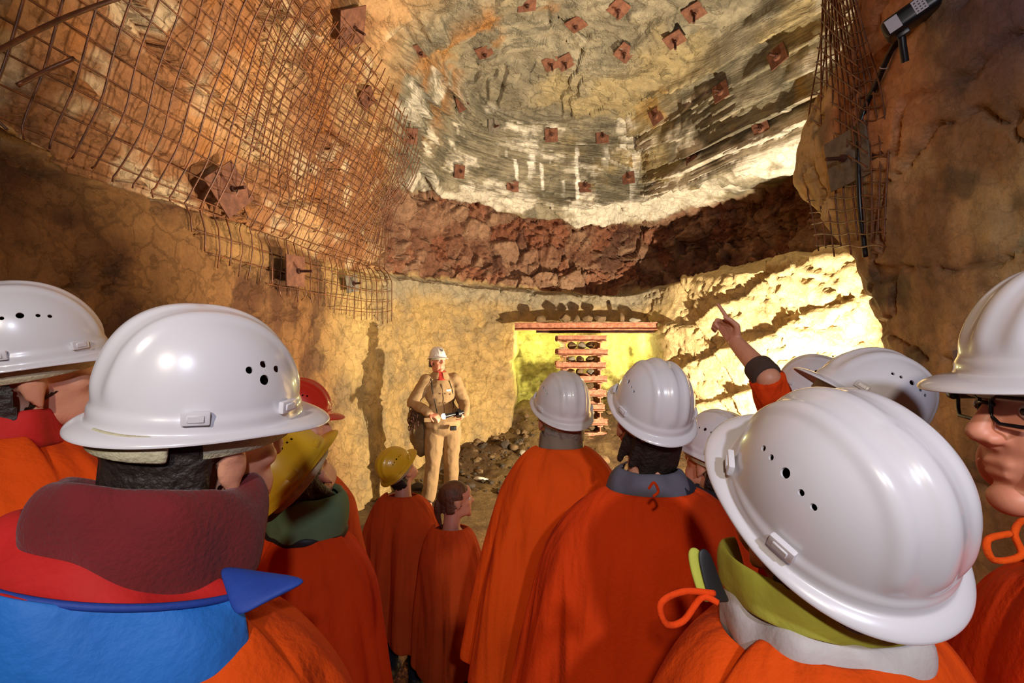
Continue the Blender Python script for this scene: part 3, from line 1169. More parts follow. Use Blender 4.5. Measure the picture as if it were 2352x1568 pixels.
M_STONE = mat('brown_stone', lin(112, 88, 60), rough=.85, var=.35, scale=14, bump=.5, bscale=45)
M_STONEG = mat('grey_stone', lin(140, 130, 112), rough=.85, var=.2, scale=14, bump=.5, bscale=45)
M_STONEW = mat('white_stone', lin(226, 216, 198), rough=.8, var=.1, scale=10, bump=.4)
M_STONED = mat('dark_stone', lin(66, 54, 44), rough=.85, var=.25, scale=14, bump=.5, bscale=45)
rs = random.Random(5)
for k, y in enumerate(ys[:-1]):
    zc = yz(y) - .5 * gap
    hh = .5 * (gap - .1)
    for q, xx in enumerate((-.148, .0, .148)):
        o = smooth(part('stone', stone_mesh(100 + k * 3 + q, (.082 + rs.uniform(-.012, .004), .11, hh * 1.02)), (M_STONE, M_STONEG, M_STONE)[(k + q) % 3]), 30)
        o.location = (xc + xx + rs.uniform(-.01, .01), CY + .13 + rs.uniform(-.02, .02), zc + rs.uniform(-.004, .004))
        tag(o, 'stone packed between the beams inside the steel crib', 'stone', 'stones packed inside the crib')
# wedges and stones on the girder
TOPS = [(1241, 733, .085, .07, .075, 'block of stone on the left part of the girder'), (1297, 730, .10, .08, .085, 'rusty stone block on the girder over the left side of the crib'),
        (1324, 734, .075, .07, .07, 'flat stone on the girder over the middle of the crib'), (1349, 732, .085, .07, .08, 'split stone on the girder right of the middle'),
        (1378, 731, .095, .08, .085, 'rusty stone on the girder over the right side of the crib'), (1428, 729, .04, .06, .095, 'thin upright stone on the right of the girder'),
        (1460, 736, .11, .07, .05, 'low flat stone toward the right end of the girder')]
for k, (px, py, a, b, c, lb) in enumerate(TOPS):
    o = smooth(part('stone', stone_mesh(200 + k, (a, b, c)), M_STONE if k != 6 else M_STONEG), 30)
    o.location = ((px - 1176) / F_PX * (CY + .05), CY + .03, yz(749) + .056 + c * .80)
    tag(o, lb, 'stone')

# ------------------------------------------------------------------ rubble on the ground
def scatter(name, label, cat, boxes, n, smin, smax, seed, m):
    rng = np.random.default_rng(seed)
    protos = []
    for k in range(8):
        me = stone_mesh(seed + k, (1, .8 + .3 * rng.random(), .6 + .25 * rng.random()), sub=1)
        v = np.array([x.co[:] for x in me.vertices])
        f = np.array([list(p_.vertices) for p_ in me.polygons])
        protos.append((v, f))
        bpy.data.meshes.remove(me)
    V, Fc, base = [], [], 0
    for k in range(n):
        bx = boxes[rng.integers(len(boxes))]
        x, y = rng.uniform(bx[0], bx[1]), rng.uniform(bx[2], bx[3])
        s = smin + (smax - smin) * rng.random() ** 3
        v, f = protos[rng.integers(8)]
        a = rng.uniform(0, 6.28)
        R = np.array([[math.cos(a), -math.sin(a), 0], [math.sin(a), math.cos(a), 0], [0, 0, 1]])
        V.append(v @ R.T * s + np.array([x, y, ground(x, y) + s * .25]))
        Fc.append(f + base)
        base += len(v)
    o = part(name, mesh_np(name, np.concatenate(V), np.concatenate(Fc), None, False), m)
    tag(o, label, cat, kind='stuff')
    return o


scatter('rubble', 'loose broken rock strewn over the floor at the back', 'rubble', [(-1.3, 2.4, 6.4, 7.7), (-.6, .6, 6.9, 7.8), (-.3, 2.4, 7.3, 8.6)], 300, .010, .08, 700, M_STONE)
scatter('rubble', 'dark broken rock at the foot of the back wall', 'rubble', [(-.5, .7, 6.9, 7.9), (-1.3, 0, 6.2, 7.5)], 150, .015, .07, 720, M_STONED)
scatter('gravel', 'reddish brown gravel underfoot between the visitors', 'gravel', [(-1.2, .3, 2.2, 4.2)], 5200, .008, .024, 740, mat('red_gravel', lin(140, 84, 48), rough=.9, var=.5, scale=30))
for k, (px, py, Y, a, b, c, m, lb) in enumerate([
        (1104, 1056, 6.7, .11, .06, .035, M_STONEW, 'pale flat stone on the floor right of the guide'),
        (1160, 985, 7.5, .09, .08, .08, M_STONED, 'dark angular stone at the wall foot left of the crib'),
        (1180, 993, 7.45, .07, .07, .06, M_STONE, 'tan stone at the wall foot beside the dark angular one'),
        (1200, 1000, 7.35, .06, .06, .05, M_STONEG, 'small grey stone at the wall foot near the crib'),
        (1420, 1045, 6.4, .22, .14, .07, M_STONEW, 'large pale slab on the floor before the crib'),
        (1385, 1010, 7.0, .11, .09, .07, M_STONE, 'brown stone on the floor below the crib'),
        (1078, 1068, 6.35, .09, .06, .04, M_STONED, 'dark flat stone on the floor beside the guide\'s leg'),
        (960, 1075, 6.3, .10, .08, .07, M_STONED, 'dark lump of rock behind the guide\'s legs')]):
    o = smooth(part('stone', stone_mesh(300 + k, (a, b, c)), m), 30)
    x = (px - 1176) / F_PX * Y
    o.location = (x, Y, ground(x, Y) + c * .5)
    tag(o, lb, 'stone')
bm = bmesh.new()
a_, b_ = at(935, 1515, 2.95), at(1000, 1410, 3.35)
a_.z, b_.z = .045, .055
add_tube(bm, curve_pts([a_ + (a_ - b_) * .3, a_, b_, b_ + (b_ - a_) * .3], 14), [.028 + .003 * math.sin(k * 1.7) for k in range(14)], 10)
tag(smooth(part('wooden_stick', bm, mat('grey_wood', lin(150, 112, 78), rough=.8, var=.25, scale=20, bump=.4))), 'grey brown wooden stick lying on the gravel', 'stick')
# ================================================================== helmets
M_WHITE = mat('white_plastic', lin(216, 212, 216), rough=.28, var=.03, scale=6, spec=.5, coat=.5)
M_WORN = mat('scuffed_white_plastic', lin(212, 206, 204), rough=.38, var=.08, scale=18, spec=.5, coat=.25)
M_YELLOW = mat('yellow_plastic', lin(206, 164, 34), rough=.35, var=.05, scale=8, coat=.3)
M_REDP = mat('red_plastic', lin(198, 40, 24), rough=.4, var=.05, coat=.3)
M_BAND = mat('cream_webbing', lin(190, 182, 150), rough=.8, var=.1, scale=60, bump=.3, bscale=200)
M_DARK = mat('black_rubber', lin(26, 24, 24), rough=.6, var=.2)
M_SKIN = mat('skin', lin(214, 150, 120), rough=.5, var=.07, scale=25, sss=.12, bump=.1, bscale=160)
M_SKIN2 = mat('ruddy_skin', lin(222, 146, 116), rough=.5, var=.09, scale=30, sss=.12)
M_HAIRD = mat('dark_hair', lin(38, 27, 22), rough=.55, var=.4, scale=40, bump=.6, bscale=90)
M_HAIRB = mat('brown_hair', lin(96, 58, 36), rough=.55, var=.4, scale=40, bump=.6, bscale=90)
M_HAIRG = mat('grey_hair', lin(120, 110, 98), rough=.6, var=.3, scale=40, bump=.6, bscale=90)
M_ORANGE = mat('orange_cotton', lin(224, 78, 10), rough=.9, var=.08, scale=5, bump=.25, bscale=120, spec=.2)
M_ORANGE2 = mat('red_orange_cotton', lin(218, 64, 10), rough=.9, var=.08, scale=5, bump=.25, bscale=120, spec=.2)
M_ORANGE3 = mat('faded_orange_cotton', lin(208, 80, 28), rough=.9, var=.08, scale=5, bump=.25, bscale=120, spec=.2)
M_JEANS = mat('dark_trousers', lin(30, 32, 44), rough=.9, var=.2, scale=9, bump=.2)
M_SHOE = mat('dark_shoes', lin(36, 30, 27), rough=.6, var=.2)
M_NAVY = mat('navy_cloth', lin(28, 30, 46), rough=.9, var=.15, bump=.2)
M_GREYC = mat('grey_blue_cloth', lin(92, 90, 104), rough=.9, var=.12, bump=.2)
M_BLUE = mat('bright_blue_fabric', lin(30, 112, 200), rough=.7, var=.12, scale=5, bump=.25, bscale=70)
M_BLUED = mat('deep_blue_trim', lin(28, 62, 150), rough=.7, var=.15, scale=8, bump=.2)
M_RED = mat('red_lining', lin(196, 26, 22), rough=.8, var=.12, scale=8, bump=.25)
M_MAROON = mat('maroon_fleece', lin(110, 22, 26), rough=.95, var=.15, scale=12, bump=.35, bscale=150, sheen=.1)
M_LIME = mat('lime_yellow_cloth', lin(176, 178, 66), rough=.8, var=.12, bump=.25)
M_GREEN = mat('grey_green_cloth', lin(96, 122, 84), rough=.85, var=.12, bump=.2)
M_SILVER = mat('silver_grey_cloth', lin(186, 178, 176), rough=.6, var=.12, bump=.3)
M_EYE = mat('eye_white', lin(232, 226, 218), rough=.2, var=.02)
M_IRIS = mat('iris', lin(50, 40, 34), rough=.2)
M_LIP = mat('lips', lin(186, 104, 92), rough=.45, var=.05, sss=.1)

for _m in (M_ORANGE, M_ORANGE2, M_ORANGE3):       # long soft folds of hanging cotton
    _nt = _m.node_tree
    _tc = _nt.nodes.new('ShaderNodeTexCoord')
    _mp = _nt.nodes.new('ShaderNodeMapping')
    _mp.inputs['Scale'].default_value = (6.5, 6.5, 1.0)
    _nt.links.new(_tc.outputs['Object'], _mp.inputs['Vector'])
    _nz = _nt.nodes.new('ShaderNodeTexNoise')
    _nz.inputs['Scale'].default_value = 1.0
    _nz.inputs['Detail'].default_value = 2.5
    _nz.inputs['Distortion'].default_value = .6
    _nt.links.new(_mp.outputs['Vector'], _nz.inputs['Vector'])
    _bp = _nt.nodes.new('ShaderNodeBump')
    _bp.inputs['Strength'].default_value = .9
    _bp.inputs['Distance'].default_value = .08
    _nt.links.new(_nz.outputs['Fac'], _bp.inputs['Height'])
    _old = [n for n in _nt.nodes if n.type == 'BUMP' and n != _bp][0]
    _nt.links.new(_old.outputs['Normal'], _bp.inputs['Normal'])
    _nt.links.new(_bp.outputs['Normal'], _nt.nodes['Principled BSDF'].inputs['Normal'])

HA, HB, HH = .124, .104, .146


def dome_pt(az, el, off=0.0):
    """point of the shell: az from the visor, el 0 at the brim .. pi/2 at the crown"""
    ce, se = math.cos(el) ** .82, math.sin(el) ** .92
    x = HA * ce * math.cos(az)
    y = HB * ce * math.sin(az)
    z = HH * se
    x -= .012 * se * se
    k = sstep(.02, .05, z)
    ay = abs(y)
    rib = math.exp(-(ay / .012) ** 4) + math.exp(-((ay - .040) / .009) ** 4)
    off += .0042 * rib * float(k)
    off += .0035 * (1 - float(sstep(.016, .022, z)))
    n = Vector((x / HA ** 2, y / HB ** 2, z / HH ** 2)).normalized()
    return Vector((x, y, z)) + n * off


def brim_w(az):
    c = math.cos(az)
    f = max(0, c) ** 2.2
    b = max(0, -c) ** 2
    return .012 + .036 * f + .010 * b, -.004 - .012 * f - .006 * b


def helmet_mesh(kind):
    bm = bmesh.new()
    na = 96
    rows = []
    A = [2 * PI * j / na for j in range(na)]
    for t in (1.0, .97, .6, .25):
        r = []
        for az in A:
            w, dz = brim_w(az)
            p = dome_pt(az, 0)
            d = Vector((p.x / HA, p.y / HB, 0)).normalized()
            r.append(p + d * w * t + Vector((0, 0, dz * t * t + (-.004 if t == 1.0 else 0))))
        rows.append(r)
    els = [0, .05, .09, .13, .17, .21, .26] + [.26 + (1.5 - .26) * k / 22 for k in range(1, 23)]
    for el in els:
        rows.append([dome_pt(az, el) for az in A])
    G_ = add_grid_surf(bm, rows, True)
    top = bm.verts.new(dome_pt(0, PI / 2 - .001))
    for j in range(na):
        bm.faces.new((G_[-1][j], G_[-1][(j + 1) % na], top))
    me = evaluated(bm, [('SOLIDIFY', dict(thickness=.0032, offset=-1.0)), ('SUBSURF', dict(levels=1, render_levels=1))])
    # ventilation holes right through the shell
    cut = bmesh.new()
    if kind == 'row':
        spots = [(-.040, .088, .0035), (-.024, .090, .0035), (0, .092, .0058), (.024, .090, .0035), (.040, .088, .0035)]
    else:
        spots = [(-.020, .076, .0048), (.0, .086, .0048), (.020, .078, .0048), (.0, .062, .0068)]
    for s in (-1, 1):
        for x, z, r in spots:
            M = T((x + (.0 if kind == 'row' else .040), s * .092, z), (PI / 2 + s * .5 * (1 if z > .08 else .7), 0, 0))
            bmesh.ops.create_cone(cut, cap_ends=True, segments=16, radius1=r, radius2=r, depth=.09, matrix=M)
    cm = bpy.data.meshes.new('cut')
    cut.to_mesh(cm)
    cut.free()
    co = bpy.data.objects.new('cut', cm)
    COL.objects.link(co)
    me = evaluated(me, [('BOOLEAN', dict(operation='DIFFERENCE', solver='EXACT', object=co))])
    bpy.data.objects.remove(co)
    me.polygons.foreach_set('use_smooth', [True] * len(me.polygons))
    me.set_sharp_from_angle(angle=math.radians(38))
    return me


def slot_mesh(az):
    """raised clip pocket above the brim"""
    bm = bmesh.new()
    p = dome_pt(az, .10, .002)
    n = Vector((p.x / HA ** 2, p.y / HB ** 2, 0)).normalized()
    t = Vector((-n.y, n.x, 0))
    M = Matrix((( t.x, n.x, 0, p.x), (t.y, n.y, 0, p.y), (t.z, n.z, 1, p.z + .004), (0, 0, 0, 1)))
    add_box(bm, M, (.030, .008, .017), .0025, 2)
    add_box(bm, M @ T((0, .0042, .0)), (.018, .003, .009), .001, 1)
    me = bpy.data.meshes.new('accessory_slot')
    bm.to_mesh(me)
    bm.free()
    me.polygons.foreach_set('use_smooth', [True] * len(me.polygons))
    me.set_sharp_from_angle(angle=math.radians(40))
    return me


def band_mesh():
    bm = bmesh.new()
    rows = []
    for (k, z) in ((.90, -.030), (.93, -.028), (.93, -.002), (.90, .0)):
        rows.append([Vector((HA * k * math.cos(a), HB * k * math.sin(a), z - .010 * (1 - math.cos(a)) / 2)) for a in [2 * PI * j / 64 for j in range(64)]])
    add_grid_surf(bm, rows + [rows[0]], True)
    bmesh.ops.remove_doubles(bm, verts=bm.verts[:], dist=1e-6)
    me = bpy.data.meshes.new('headband')
    bmesh.ops.recalc_face_normals(bm, faces=bm.faces[:])
    bm.to_mesh(me)
    bm.free()
    me.polygons.foreach_set('use_smooth', [True] * len(me.polygons))
    return me


HELM = {'row': helmet_mesh('row'), 'diamond': helmet_mesh('diamond')}
SLOTS = [slot_mesh(a) for a in (.95, 1.9, -.95, -1.9)]
BAND = band_mesh()
_mats = {}


def with_mat(me, m):
    k = (me.name, m.name)
    if k not in _mats:
        c = me.copy()
        c.materials.clear()
        c.materials.append(m)
        _mats[k] = c
    return _mats[k]


def helmet(parent, M, kind='row', m=None, band=None, label=None, slots=True):
    m = m or M_WHITE
    o = bpy.data.objects.new('helmet', with_mat(HELM[kind], m))
    link(o, parent)
    o.matrix_local = M
    if label:
        o['label'] = label
    if slots:
        for sm in SLOTS:
            s = bpy.data.objects.new('accessory_slot', with_mat(sm, m))
            link(s, o)
    b = bpy.data.objects.new('headband', with_mat(BAND, band or M_BAND))
    link(b, o)
    return o


# ================================================================== bodies
def head_rot(az, pitch, roll=0):
    return (Matrix.Rotation(math.radians(90 - az), 3, 'Z') @ Matrix.Rotation(-math.radians(pitch), 3, 'Y') @ Matrix.Rotation(math.radians(roll), 3, 'X'))


def face_pieces(bm, H, R, s):
    M = Matrix.Translation(H) @ R.to_4x4() @ Matrix.Scale(s, 4)
    B = lambda c, r: add_ball(bm, c, r, M, 24, 16)

    def C(a, b, ra, rb):
        add_capsule(bm, M @ Vector(a), M @ Vector(b), ra * s, rb * s)
    B((-.012, 0, .035), (.098, .077, .084))
    B((.030, 0, -.020), (.066, .060, .085))
    B((.018, 0, -.068), (.066, .054, .046))
    B((.076, 0, -.102), (.022, .026, .020))
    B((.068, 0, -.060), (.026, .036, .034))
    B((.070, 0, .055), (.030, .052, .034))
    C((.088, 0, .024), (.113, 0, -.020), .0085, .0120)
    C((.113, 0, -.020), (.096, 0, -.034), .0115, .009)
    for y in (-1, 1):
        B((.103, y * .012, -.027), (.012, .0085, .008))
        C((.085, y * .014, .030), (.074, y * .046, .028), .011, .010)
        B((.060, y * .042, -.018), (.022, .019, .018))
        B((.046, y * .036, -.064), (.040, .020, .040))
        # ear
        B((-.008, y * .080, -.008), (.020, .0095, .031))
        B((-.012, y * .084, .010), (.016, .008, .016))
        B((-.004, y * .078, -.036), (.010, .009, .012))
    C((.0915, -.014, -.0575), (.0915, .014, -.0575), .0052, .0052)
    C((.0895, -.012, -.0705), (.0895, .012, -.0705), .0058, .0058)
    return M


def hand(bm, W, d, n, s=1.0, curl=.5, point=False, side=1):
    """palm with four fingers and a thumb; d along the hand, n out of the palm, thumb on side*cross"""
    d = Vector(d).normalized()
    n = Vector(n)
    n = (n - d * n.dot(d)).normalized()
    u = d.cross(n) * side                      # towards the thumb
    W = Vector(W)
    for k in (-.026, -.009, .009, .026):
        add_capsule(bm, W + u * k * .7 * s, W + d * .082 * s + u * k * s, .014 * s, .012 * s, 10)
    Ls = [(.026, .074), (.009, .082), (-.009, .076), (-.026, .060)]
    for i, (k, L) in enumerate(Ls):
        c = curl + .06 * i
        if point:
            c = .04 if i == 0 else 1.45
        p = W + d * .086 * s + u * k * s
        a = 0
        r = .0092 * s
        for q, f in enumerate((.45, .32, .23)):
            a += c * (.75 if q == 0 else .8)
            nx = p + (d * math.cos(a) + n * math.sin(a)) * L * f * s
            add_capsule(bm, p, nx, r, r * .92, 10)
            p = nx
            r *= .92
    a0 = W + d * .020 * s + u * .026 * s
    a1 = a0 + (d * .6 + u * .75 + n * .25).normalized() * .036 * s
    a2 = a1 + (d * .85 + u * .15 + n * (.35 + .3 * curl)).normalized() * .030 * s
    a3 = a2 + (d * .9 - u * .10 + n * (.3 + .5 * curl)).normalized() * .024 * s
    add_capsule(bm, a0, a1, .014 * s, .0115 * s, 10)
    add_capsule(bm, a1, a2, .0112 * s, .010 * s, 10)
    add_capsule(bm, a2, a3, .010 * s, .0085 * s, 10)


def standing(N, s, fwd):
    """joints of someone standing with arms down; N is the base of the neck"""
    f = Vector(fwd).normalized()
    l = Vector((-f.y, f.x, 0))
    g = ground(N.x, N.y)
    J = {}
    hs = N.z - g
    J['f'], J['l'], J['neck'] = f, l, N
    J['chest'] = N + Vector((0, 0, -.17 * hs)) + f * .02 * s
    J['pelvis'] = N + Vector((0, 0, -.40 * hs))
    for k, sg in (('L', 1), ('R', -1)):
        J['sh' + k] = N + l * sg * .150 * s + Vector((0, 0, -.115 * s))
        J['el' + k] = J['sh' + k] - l * sg * .012 * s + Vector((0, 0, -.28 * s)) - f * .02 * s
        J['wr' + k] = J['el' + k] - l * sg * .02 * s + f * .05 * s + Vector((0, 0, -.24 * s))
        hp = J['pelvis'] + l * sg * .09 * s + Vector((0, 0, -.03 * s))
        J['hip' + k] = hp
        an = Vector((hp.x, hp.y, g + .085 * s)) + l * sg * .015 + f * (.03 * sg)
        J['an' + k] = an
        J['kn' + k] = hp.lerp(an, .5) + f * .02 * s
    return J


def limbs(bm, J, s, grow=0.0, what='all', k_=14):
    f, l = J['f'], J['l']
    R = Matrix((f, l, Vector((0, 0, 1)))).transposed()
    M = lambda c: Matrix.Translation(c) @ R.to_4x4()
    g = grow
    if what in ('all', 'torso', 'jacket'):
        add_capsule(bm, J['shL'], J['shR'], (.050 + g) * s, (.050 + g) * s)
        add_ball(bm, (0, 0, 0), ((.108 + g) * s, (.158 + g) * s, .21 * s), M(J['chest']))
        add_ball(bm, (.01 * s, 0, 0), ((.105 + g) * s, (.142 + g) * s, .20 * s), M(J['chest'].lerp(J['pelvis'], .6)))
        add_ball(bm, (0, 0, 0), ((.112 + g) * s, (.160 + g) * s, .13 * s), M(J['pelvis']))
    if what in ('all', 'torso'):
        add_capsule(bm, J['neck'] + Vector((0, 0, -.06 * s)), J['neck'], .075 * s, .058 * s)
    if what in ('all', 'jacket', 'arms'):
        for k in 'LR':
            add_capsule(bm, J['sh' + k], J['el' + k], (.047 + g) * s, (.041 + g) * s)
            add_capsule(bm, J['el' + k], J['wr' + k], (.041 + g) * s, (.028 + g) * s)
    if what in ('all', 'legs'):
        for k in 'LR':
            add_capsule(bm, J['hip' + k], J['kn' + k], (.088 + g) * s, (.060 + g) * s)
            add_capsule(bm, J['kn' + k], J['an' + k] + Vector((0, 0, .02)), (.058 + g) * s, (.040 + g) * s)
        if what == 'legs':
            add_ball(bm, (0, 0, 0), ((.118 + g) * s, (.162 + g) * s, .14 * s), M(J['pelvis']))
    if what in ('all', 'feet'):
        for k in 'LR':
            a = J['an' + k]
            ff = J.get('ff' + k, f)
            g0 = a.z - .085 * s
            add_capsule(bm, Vector((a.x, a.y, g0 + (.040 + g) * s)) - ff * .045 * s, Vector((a.x, a.y, g0 + (.034 + g) * s)) + ff * .135 * s, (.038 + g) * s, (.030 + g) * s)
            add_capsule(bm, a, a - Vector((0, 0, .045 * s)), (.040 + g) * s, (.040 + g) * s)


def poncho_mesh(N, f, a, b, hem, seed, flare=1.45, folds=7, amp=.062, nr=(.080, .088), nz=0.0, drop=.16, split=None, tilt=0.0, fl2=None):
    """cape hung from the neck: N base of neck, a half width, b half depth, hem the lower edge"""
    rng = random.Random(seed)
    f = Vector(f).normalized()
    l = Vector((-f.y, f.x, 0))
    ph = [rng.uniform(0, 6.28) for _ in range(6)]
    na, nt_ = 120, 46
    rows = []
    top = N.z + nz
    for i in range(nt_ + 1):
        t = i / nt_
        r = []
        for j in range(na):
            th = 2 * PI * j / na
            c, s_ = math.cos(th), math.sin(th)
            side = abs(s_)
            if t < .32:
                u = t / .32
                k = u ** .9
                zz = top - drop * (1 - .25 * (1 - side)) * (.30 * u + .70 * u ** 2) + .012 * (1 - u) * (1 if c < 0 else -1.2)
                ra, rb = nr[1] + (a - nr[1]) * k, nr[0] + (b - nr[0]) * k
                fa = amp * .12 * u
            else:
                u = (t - .32) / .68
                z0 = top - drop * (1 - .25 * (1 - side))
                zz = z0 + (hem - z0) * u
                ra, rb = a * (1 + (flare - 1) * u ** .8), b * (1 + ((fl2 or flare * 1.12) - 1) * u ** .8)
                fa = amp * (.12 + .88 * sstep(-.05, .6, u))
                zz += .025 * u * math.sin(3 * th + ph[4])
            xa = folds * th + ph[0] + .9 * math.sin(2 * th + ph[1]) + .5 * t * math.sin(th + ph[5])
            w = .75 * (math.sqrt(abs(math.sin(xa)) + .01) * 1.2 - .9) + .45 * math.sin(3 * th + ph[3]) + .25 * math.sin((folds + 2) * th + ph[2])
            ex = 2.3
            den = (abs(c) ** ex + abs(s_) ** ex) ** (1 / ex)
            R = float(fa) * w
            x = c / den * (rb + R)
            y = s_ / den * (ra + R)
            p = N + f * x + l * y
            r.append(Vector((p.x + tilt * 0, p.y, zz + tilt * y)))
        rows.append(r)
    bm = bmesh.new()
    add_grid_surf(bm, rows, True)
    me = evaluated(bm, [('SOLIDIFY', dict(thickness=.005, offset=0.0)), ('SMOOTH', dict(iterations=2, factor=.5)), ('SUBSURF', dict(levels=1, render_levels=1))])
    me.polygons.foreach_set('use_smooth', [True] * len(me.polygons))
    return me


def hair_mesh(H, R, s, nape=-.075, full=False, puff=.010, seed=1, tail=None):
    M = Matrix.Translation(H) @ R.to_4x4() @ Matrix.Scale(s, 4)
    bm = bmesh.new()
    rng = random.Random(seed)
    add_ball(bm, (-.016, 0, .036), (.098 + puff, .078 + puff, .086 + puff), M, 28, 20)
    if nape < -.05:
        add_ball(bm, (-.050, 0, -.030), (.050 + puff, .066 + puff, .035 - (nape + .05) * .9), M)
    for k in range(26):
        an = PI + rng.uniform(-1.35, 1.35)
        a = Vector((-.02 + .085 * math.cos(an), .078 * math.sin(an), rng.uniform(-.02, .03)))
        b = a + Vector((.012 * math.cos(an), .008 * math.sin(an), nape - a.z + rng.uniform(-.004, .010)))
        b.x *= .95
        add_capsule(bm, M @ a, M @ b, .013 * s, .010 * s, 8)
    if tail:
        P_ = [M @ Vector(p) for p in tail]
        cp = curve_pts(P_, 12)
        add_tube(bm, cp, [(.018 + .012 * math.sin(PI * k / 11) - .012 * k / 11) * s for k in range(12)], 10)
    # take the face out
    me = fuse(bm, .006 * max(s, .8), 3)
    b2 = bmesh.new()
    b2.from_mesh(me)
    inv = M.inverted()
    kill = []
    for v in b2.verts:
        p = inv @ v.co
        ear = abs(p.y) > .066 and -.055 < p.z < .02 and p.x > -.034
        if (p.x > .028 and p.z < (.062 if full else .05)) or ear or (p.x > .075 and not full):
            kill.append(v)
    bmesh.ops.delete(b2, geom=kill, context='VERTS')
    b2.to_mesh(me)
    b2.free()
    me.polygons.foreach_set('use_smooth', [True] * len(me.polygons))
    return me


def eyes(parent, M, s):
    for y in (-1, 1):
        bm = bmesh.new()
        add_ball(bm, (.0785, y * .031, .008), .0115, M, 16, 12)
        e = smooth(part('eye', bm, M_EYE, parent))
        bm = bmesh.new()
        add_ball(bm, (.0868, y * .0315, .008), (.004, .0052, .0052), M, 12, 8)
        smooth(part('iris', bm, M_IRIS, e))


def ring_cloth(N, f, ths, prof, seed=0, wob_=.006, close=True, thick=.004):
    """cloth band around the neck: prof is a list of (radius forward, radius sideways, height)"""
    f = Vector(f).normalized()
    l = Vector((-f.y, f.x, 0))
    rng = random.Random(seed)
    ph = [rng.uniform(0, 6.28) for _ in range(4)]
    n = 64
    rows = []
    for i, pr in enumerate(prof):
        r = []
        for j in range(n if close else n + 1):
            th = ths[0] + (ths[1] - ths[0]) * j / n
            rf, rl, z = pr(th) if callable(pr) else pr
            w = wob_ * (math.sin(5 * th + ph[0] + i * .7) + .6 * math.sin(9 * th + ph[1] - i))
            r.append(N + f * (rf + w) * math.cos(th) + l * (rl + w) * math.sin(th) + Vector((0, 0, z + .6 * w)))
        rows.append(r)
    bm = bmesh.new()
    add_grid_surf(bm, rows, close)
    me = evaluated(bm, [('SOLIDIFY', dict(thickness=thick, offset=0.0)), ('SUBSURF', dict(levels=2, render_levels=2))])
    me.polygons.foreach_set('use_smooth', [True] * len(me.polygons))
    return me


def ribbon(P_, w=.006, n=28):
    bm = bmesh.new()
    add_tube(bm, curve_pts(P_, n), w, 8)
    return bm


TROUSER = {}


def visitor(label, brim, az, pitch, roll=0, s=1.0, body_az=0, neck_drop=.10, back=.03, hem=.6, pon=None, pmat=None, hel='row', hmat=None, band=None,
            hair=None, hairm=None, voxel=.009, skin=None, seed=1, face=False, hlabel=None, arms=True, plabel=None, trousers=None, collar=None, pose=None, hs=1.0, turn=0):
    """a visitor seen in the mine: continuous body plus clothes, helmet and hair"""
    R = head_rot(az, pitch, roll)
    RH = R
    R = head_rot(az - turn, pitch, roll)
    H = brim - R @ Vector((-.004, 0, .048)) * s
    ba = math.radians(body_az)
    f = Vector((math.sin(ba), math.cos(ba), 0))
    ntop = H + R @ Vector((-.028, 0, -.075)) * s
    N = ntop - f * back * s + Vector((0, 0, -neck_drop * s))
    J = standing(N, s, f)
    ww = min(1.0, (pon or {}).get('a', .245 * s) / (.245 * s)) ** 1.3
    for k in ('shL', 'shR', 'elL', 'elR', 'wrL', 'wrR'):
        J[k] = J[k] - J['l'] * (J[k] - N).dot(J['l']) * (1 - ww) - Vector((0, 0, .06 * (1 - ww)))
    if pose:
        pose(J)
    root = thing('person', label, 'person', (N.x, N.y, ground(N.x, N.y)))
    off = Matrix.Translation(-root.location)
    bm = bmesh.new()
    M = face_pieces(bm, H, R, s)
    limbs(bm, J, s)
    add_capsule(bm, ntop + R @ Vector((.0, 0, .02)) * s, N, .054 * s, .058 * s)
    for k, sg in (('L', 1), ('R', -1)):
        d = J.get('hd' + k, (J['wr' + k] - J['el' + k]).normalized())
        hand(bm, J['wr' + k], d, J.get('hn' + k, -J['l'] * sg), s, J.get('cu' + k, .35), J.get('pt' + k, False), J.get('sd' + k, sg))
    body = fuse(bm, voxel, 3, .45)
    body.transform(off)
    bo = smooth(part('body', body, skin or M_SKIN, root))
    X = off @ M
    if face:
        eyes(root, X, s)
    if trousers is not False:
        bm = bmesh.new()
        limbs(bm, J, s, .012, 'legs')
        me = fuse(bm, .012, 3)
        me.transform(off)
        smooth(part('trousers', me, trousers or M_JEANS, root))
        for k in 'LR':
            bm = bmesh.new()
            JJ = dict(J)
            a = J['an' + k]
            ff = f
            g0 = a.z - .085 * s
            add_capsule(bm, Vector((a.x, a.y, g0 + .046 * s)) - ff * .05 * s, Vector((a.x, a.y, g0 + .040 * s)) + ff * .145 * s, .046 * s, .040 * s)
            add_capsule(bm, a + Vector((0, 0, .01)), a - Vector((0, 0, .04 * s)), .048 * s, .048 * s)
            me = fuse(bm, .008, 3)
            for v in me.vertices:
                v.co.z = max(v.co.z, g0 + .002)
            me.transform(off)
            smooth(part('shoe', me, M_SHOE, root))
    if hair is not None:
        me = hair_mesh(H, R, s, **hair)
        me.transform(off)
        part('hair', me, hairm or M_HAIRD, root)
    if hel:
        Mh = off @ Matrix.Translation(brim) @ RH.to_4x4() @ Matrix.Scale(hs, 4)
        helmet(root, Mh, hel, hmat, band, hlabel)
    pp = dict(a=.245 * s, b=.150 * s, hem=hem, seed=seed)
    pp.update(pon or {})
    me = poncho_mesh(N, f, **pp)
    me.transform(off)
    po = part('poncho', me, pmat or M_ORANGE, root, plabel)
    return dict(root=root, off=off, H=H, R=R, N=N, f=f, l=Vector((-f.y, f.x, 0)), s=s, J=J, M=M, poncho=po, body=bo)


